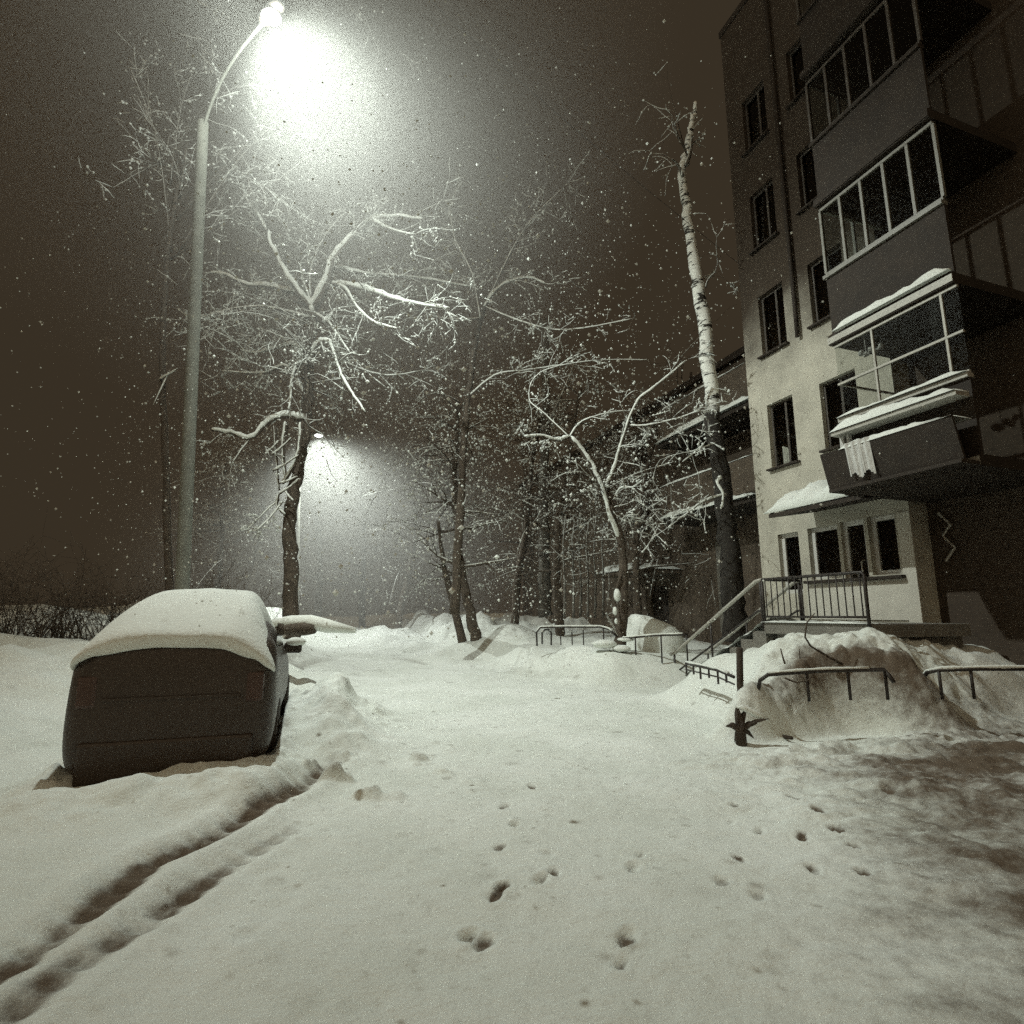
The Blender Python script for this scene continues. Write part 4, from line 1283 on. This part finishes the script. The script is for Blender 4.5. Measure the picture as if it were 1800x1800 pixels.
# drifting snow haze lit by the lamps
def haze(label, c, R, dens, power=1.6, sc=(1, 1, 1)):
    m = bpy.data.materials.new('snow_haze'); m.use_nodes = True
    nt = m.node_tree; N, L_ = nt.nodes, nt.links
    N.remove(N['Principled BSDF']); out = N['Material Output']
    tc = N.new('ShaderNodeTexCoord'); gr = N.new('ShaderNodeTexGradient'); gr.gradient_type = 'SPHERICAL'
    pw = N.new('ShaderNodeMath'); pw.operation = 'POWER'; pw.inputs[1].default_value = power
    mu = N.new('ShaderNodeMath'); mu.operation = 'MULTIPLY'; mu.inputs[1].default_value = dens
    sv = N.new('ShaderNodeVolumeScatter'); sv.inputs['Color'].default_value = (.95, .97, .92, 1); sv.inputs['Anisotropy'].default_value = .1
    L_.new(tc.outputs['Object'], gr.inputs['Vector']); L_.new(gr.outputs['Fac'], pw.inputs[0]); L_.new(pw.outputs[0], mu.inputs[0]); L_.new(mu.outputs[0], sv.inputs['Density'])
    L_.new(sv.outputs[0], out.inputs['Volume'])
    mb = MB(); mb.blob((0, 0, 0), 1, 1, 1, 32, 18, 0)
    o = obj('snow_haze', mb, m, None, smooth=True, loc=c); o.scale = (R * sc[0], R * sc[1], R * sc[2])
    tag(o, label, 'haze', None, 'stuff')
    return o
haze('glowing cloud of fine falling snow around the tall lamp', LA + V((1.0, .3, -1.5)), 6.8, .058, 1.0, (1.0, 1.0, 1.0))
haze('glowing cone of snow haze under the distant lamp', LB + V((2.6, -.8, -4.4)), 12.0, .065, 1.0, (.75, 1.0, 1.0))

# falling flakes
def flakes():
    m = MB(); rnd = random.Random(77)
    for i in range(17000):
        Y = rnd.uniform(3.0, 26)
        px, py = rnd.gauss(740, 280), rnd.gauss(640, 290)
        if py > 1120: continue
        p = at(px, py, Y)
        if p.z < .3 or p.z > 17: continue
        r = rnd.uniform(.005, .0115) * (0.5 + Y * .075) * math.exp(rnd.gauss(-.12, .42))
        m.octa(p, r)
    o = obj('falling_snow', m, snow_m, None, fixn=False)
    tag(o, 'snowflakes drifting through the lamp light', 'snowfall', None, 'stuff')
flakes()

# overhead cable
A = V((5.95, 13.3, 10.3)); P = at(865, 75, 10.0)
d = (P - A); E = A + d * 1.9
m = MB(); n = 30
m.tube([A.lerp(E, i / n) - V((0, 0, .35 * math.sin(math.pi * i / n))) - A for i in range(n + 1)], .006, 6)
o = obj('overhead_cable', m, rail_m, None, smooth=True, loc=A); tag(o, 'thin overhead cable running from the building corner up over the road', 'cable')

# ------------------------------------------------------------------ world: dim brown city night sky
w = bpy.data.worlds.new('World'); scene.world = w; w.use_nodes = True
nt = w.node_tree; N, L_ = nt.nodes, nt.links
bg = N['Background']
sky = N.new('ShaderNodeTexSky'); sky.sky_type = 'NISHITA'; sky.sun_disc = False; sky.sun_elevation = math.radians(-4); sky.sun_rotation = math.radians(180)
tc = N.new('ShaderNodeTexCoord'); sx = N.new('ShaderNodeSeparateXYZ')
L_.new(tc.outputs['Generated'], sx.inputs[0])
cr = N.new('ShaderNodeValToRGB')   # brighter unseen fill added behind the camera (-Y) to lift dark surfaces
e = cr.color_ramp.elements
e[0].position = .30; e[0].color = (0.320, 0.250, 0.165, 1)
e[1].position = .565; e[1].color = (0.0385, 0.0285, 0.0175, 1)
mp = N.new('ShaderNodeMapRange'); mp.inputs[1].default_value = -1; mp.inputs[2].default_value = 1
L_.new(sx.outputs['Y'], mp.inputs[0]); L_.new(mp.outputs[0], cr.inputs['Fac'])
mx = N.new('ShaderNodeMixRGB'); mx.blend_type = 'ADD'; mx.inputs[0].default_value = .01
L_.new(cr.outputs['Color'], mx.inputs[1]); L_.new(sky.outputs['Color'], mx.inputs[2])
L_.new(mx.outputs['Color'], bg.inputs['Color']); bg.inputs['Strength'].default_value = 1.0

# ------------------------------------------------------------------ camera, render settings
cd = bpy.data.cameras.new('camera'); cam = bpy.data.objects.new('camera', cd); COL.objects.link(cam)
cam.location = (0, 0, EYE)
cam.rotation_euler = (math.radians(90) + PITCH, 0, 0)
cd.sensor_width = 36; cd.lens = 20.0; cd.clip_end = 2000; cd.clip_start = .05
scene.camera = cam
scene.view_settings.view_transform = 'Standard'
scene.view_settings.look = 'None'
scene.view_settings.exposure = 0
scene.render.engine = 'CYCLES'
scene.cycles.max_bounces = 5; scene.cycles.diffuse_bounces = 2; scene.cycles.glossy_bounces = 2; scene.cycles.volume_bounces = 0; scene.cycles.transparent_max_bounces = 10
scene.cycles.use_denoising = False
scene.cycles.volume_step_rate = 1.0
scene.cycles.sample_clamp_indirect = 1.0
scene.cycles.sample_clamp_direct = 6.0
scene.cycles.use_adaptive_sampling = True
scene.cycles.adaptive_threshold = 0.035
scene.cycles.adaptive_min_samples = 12
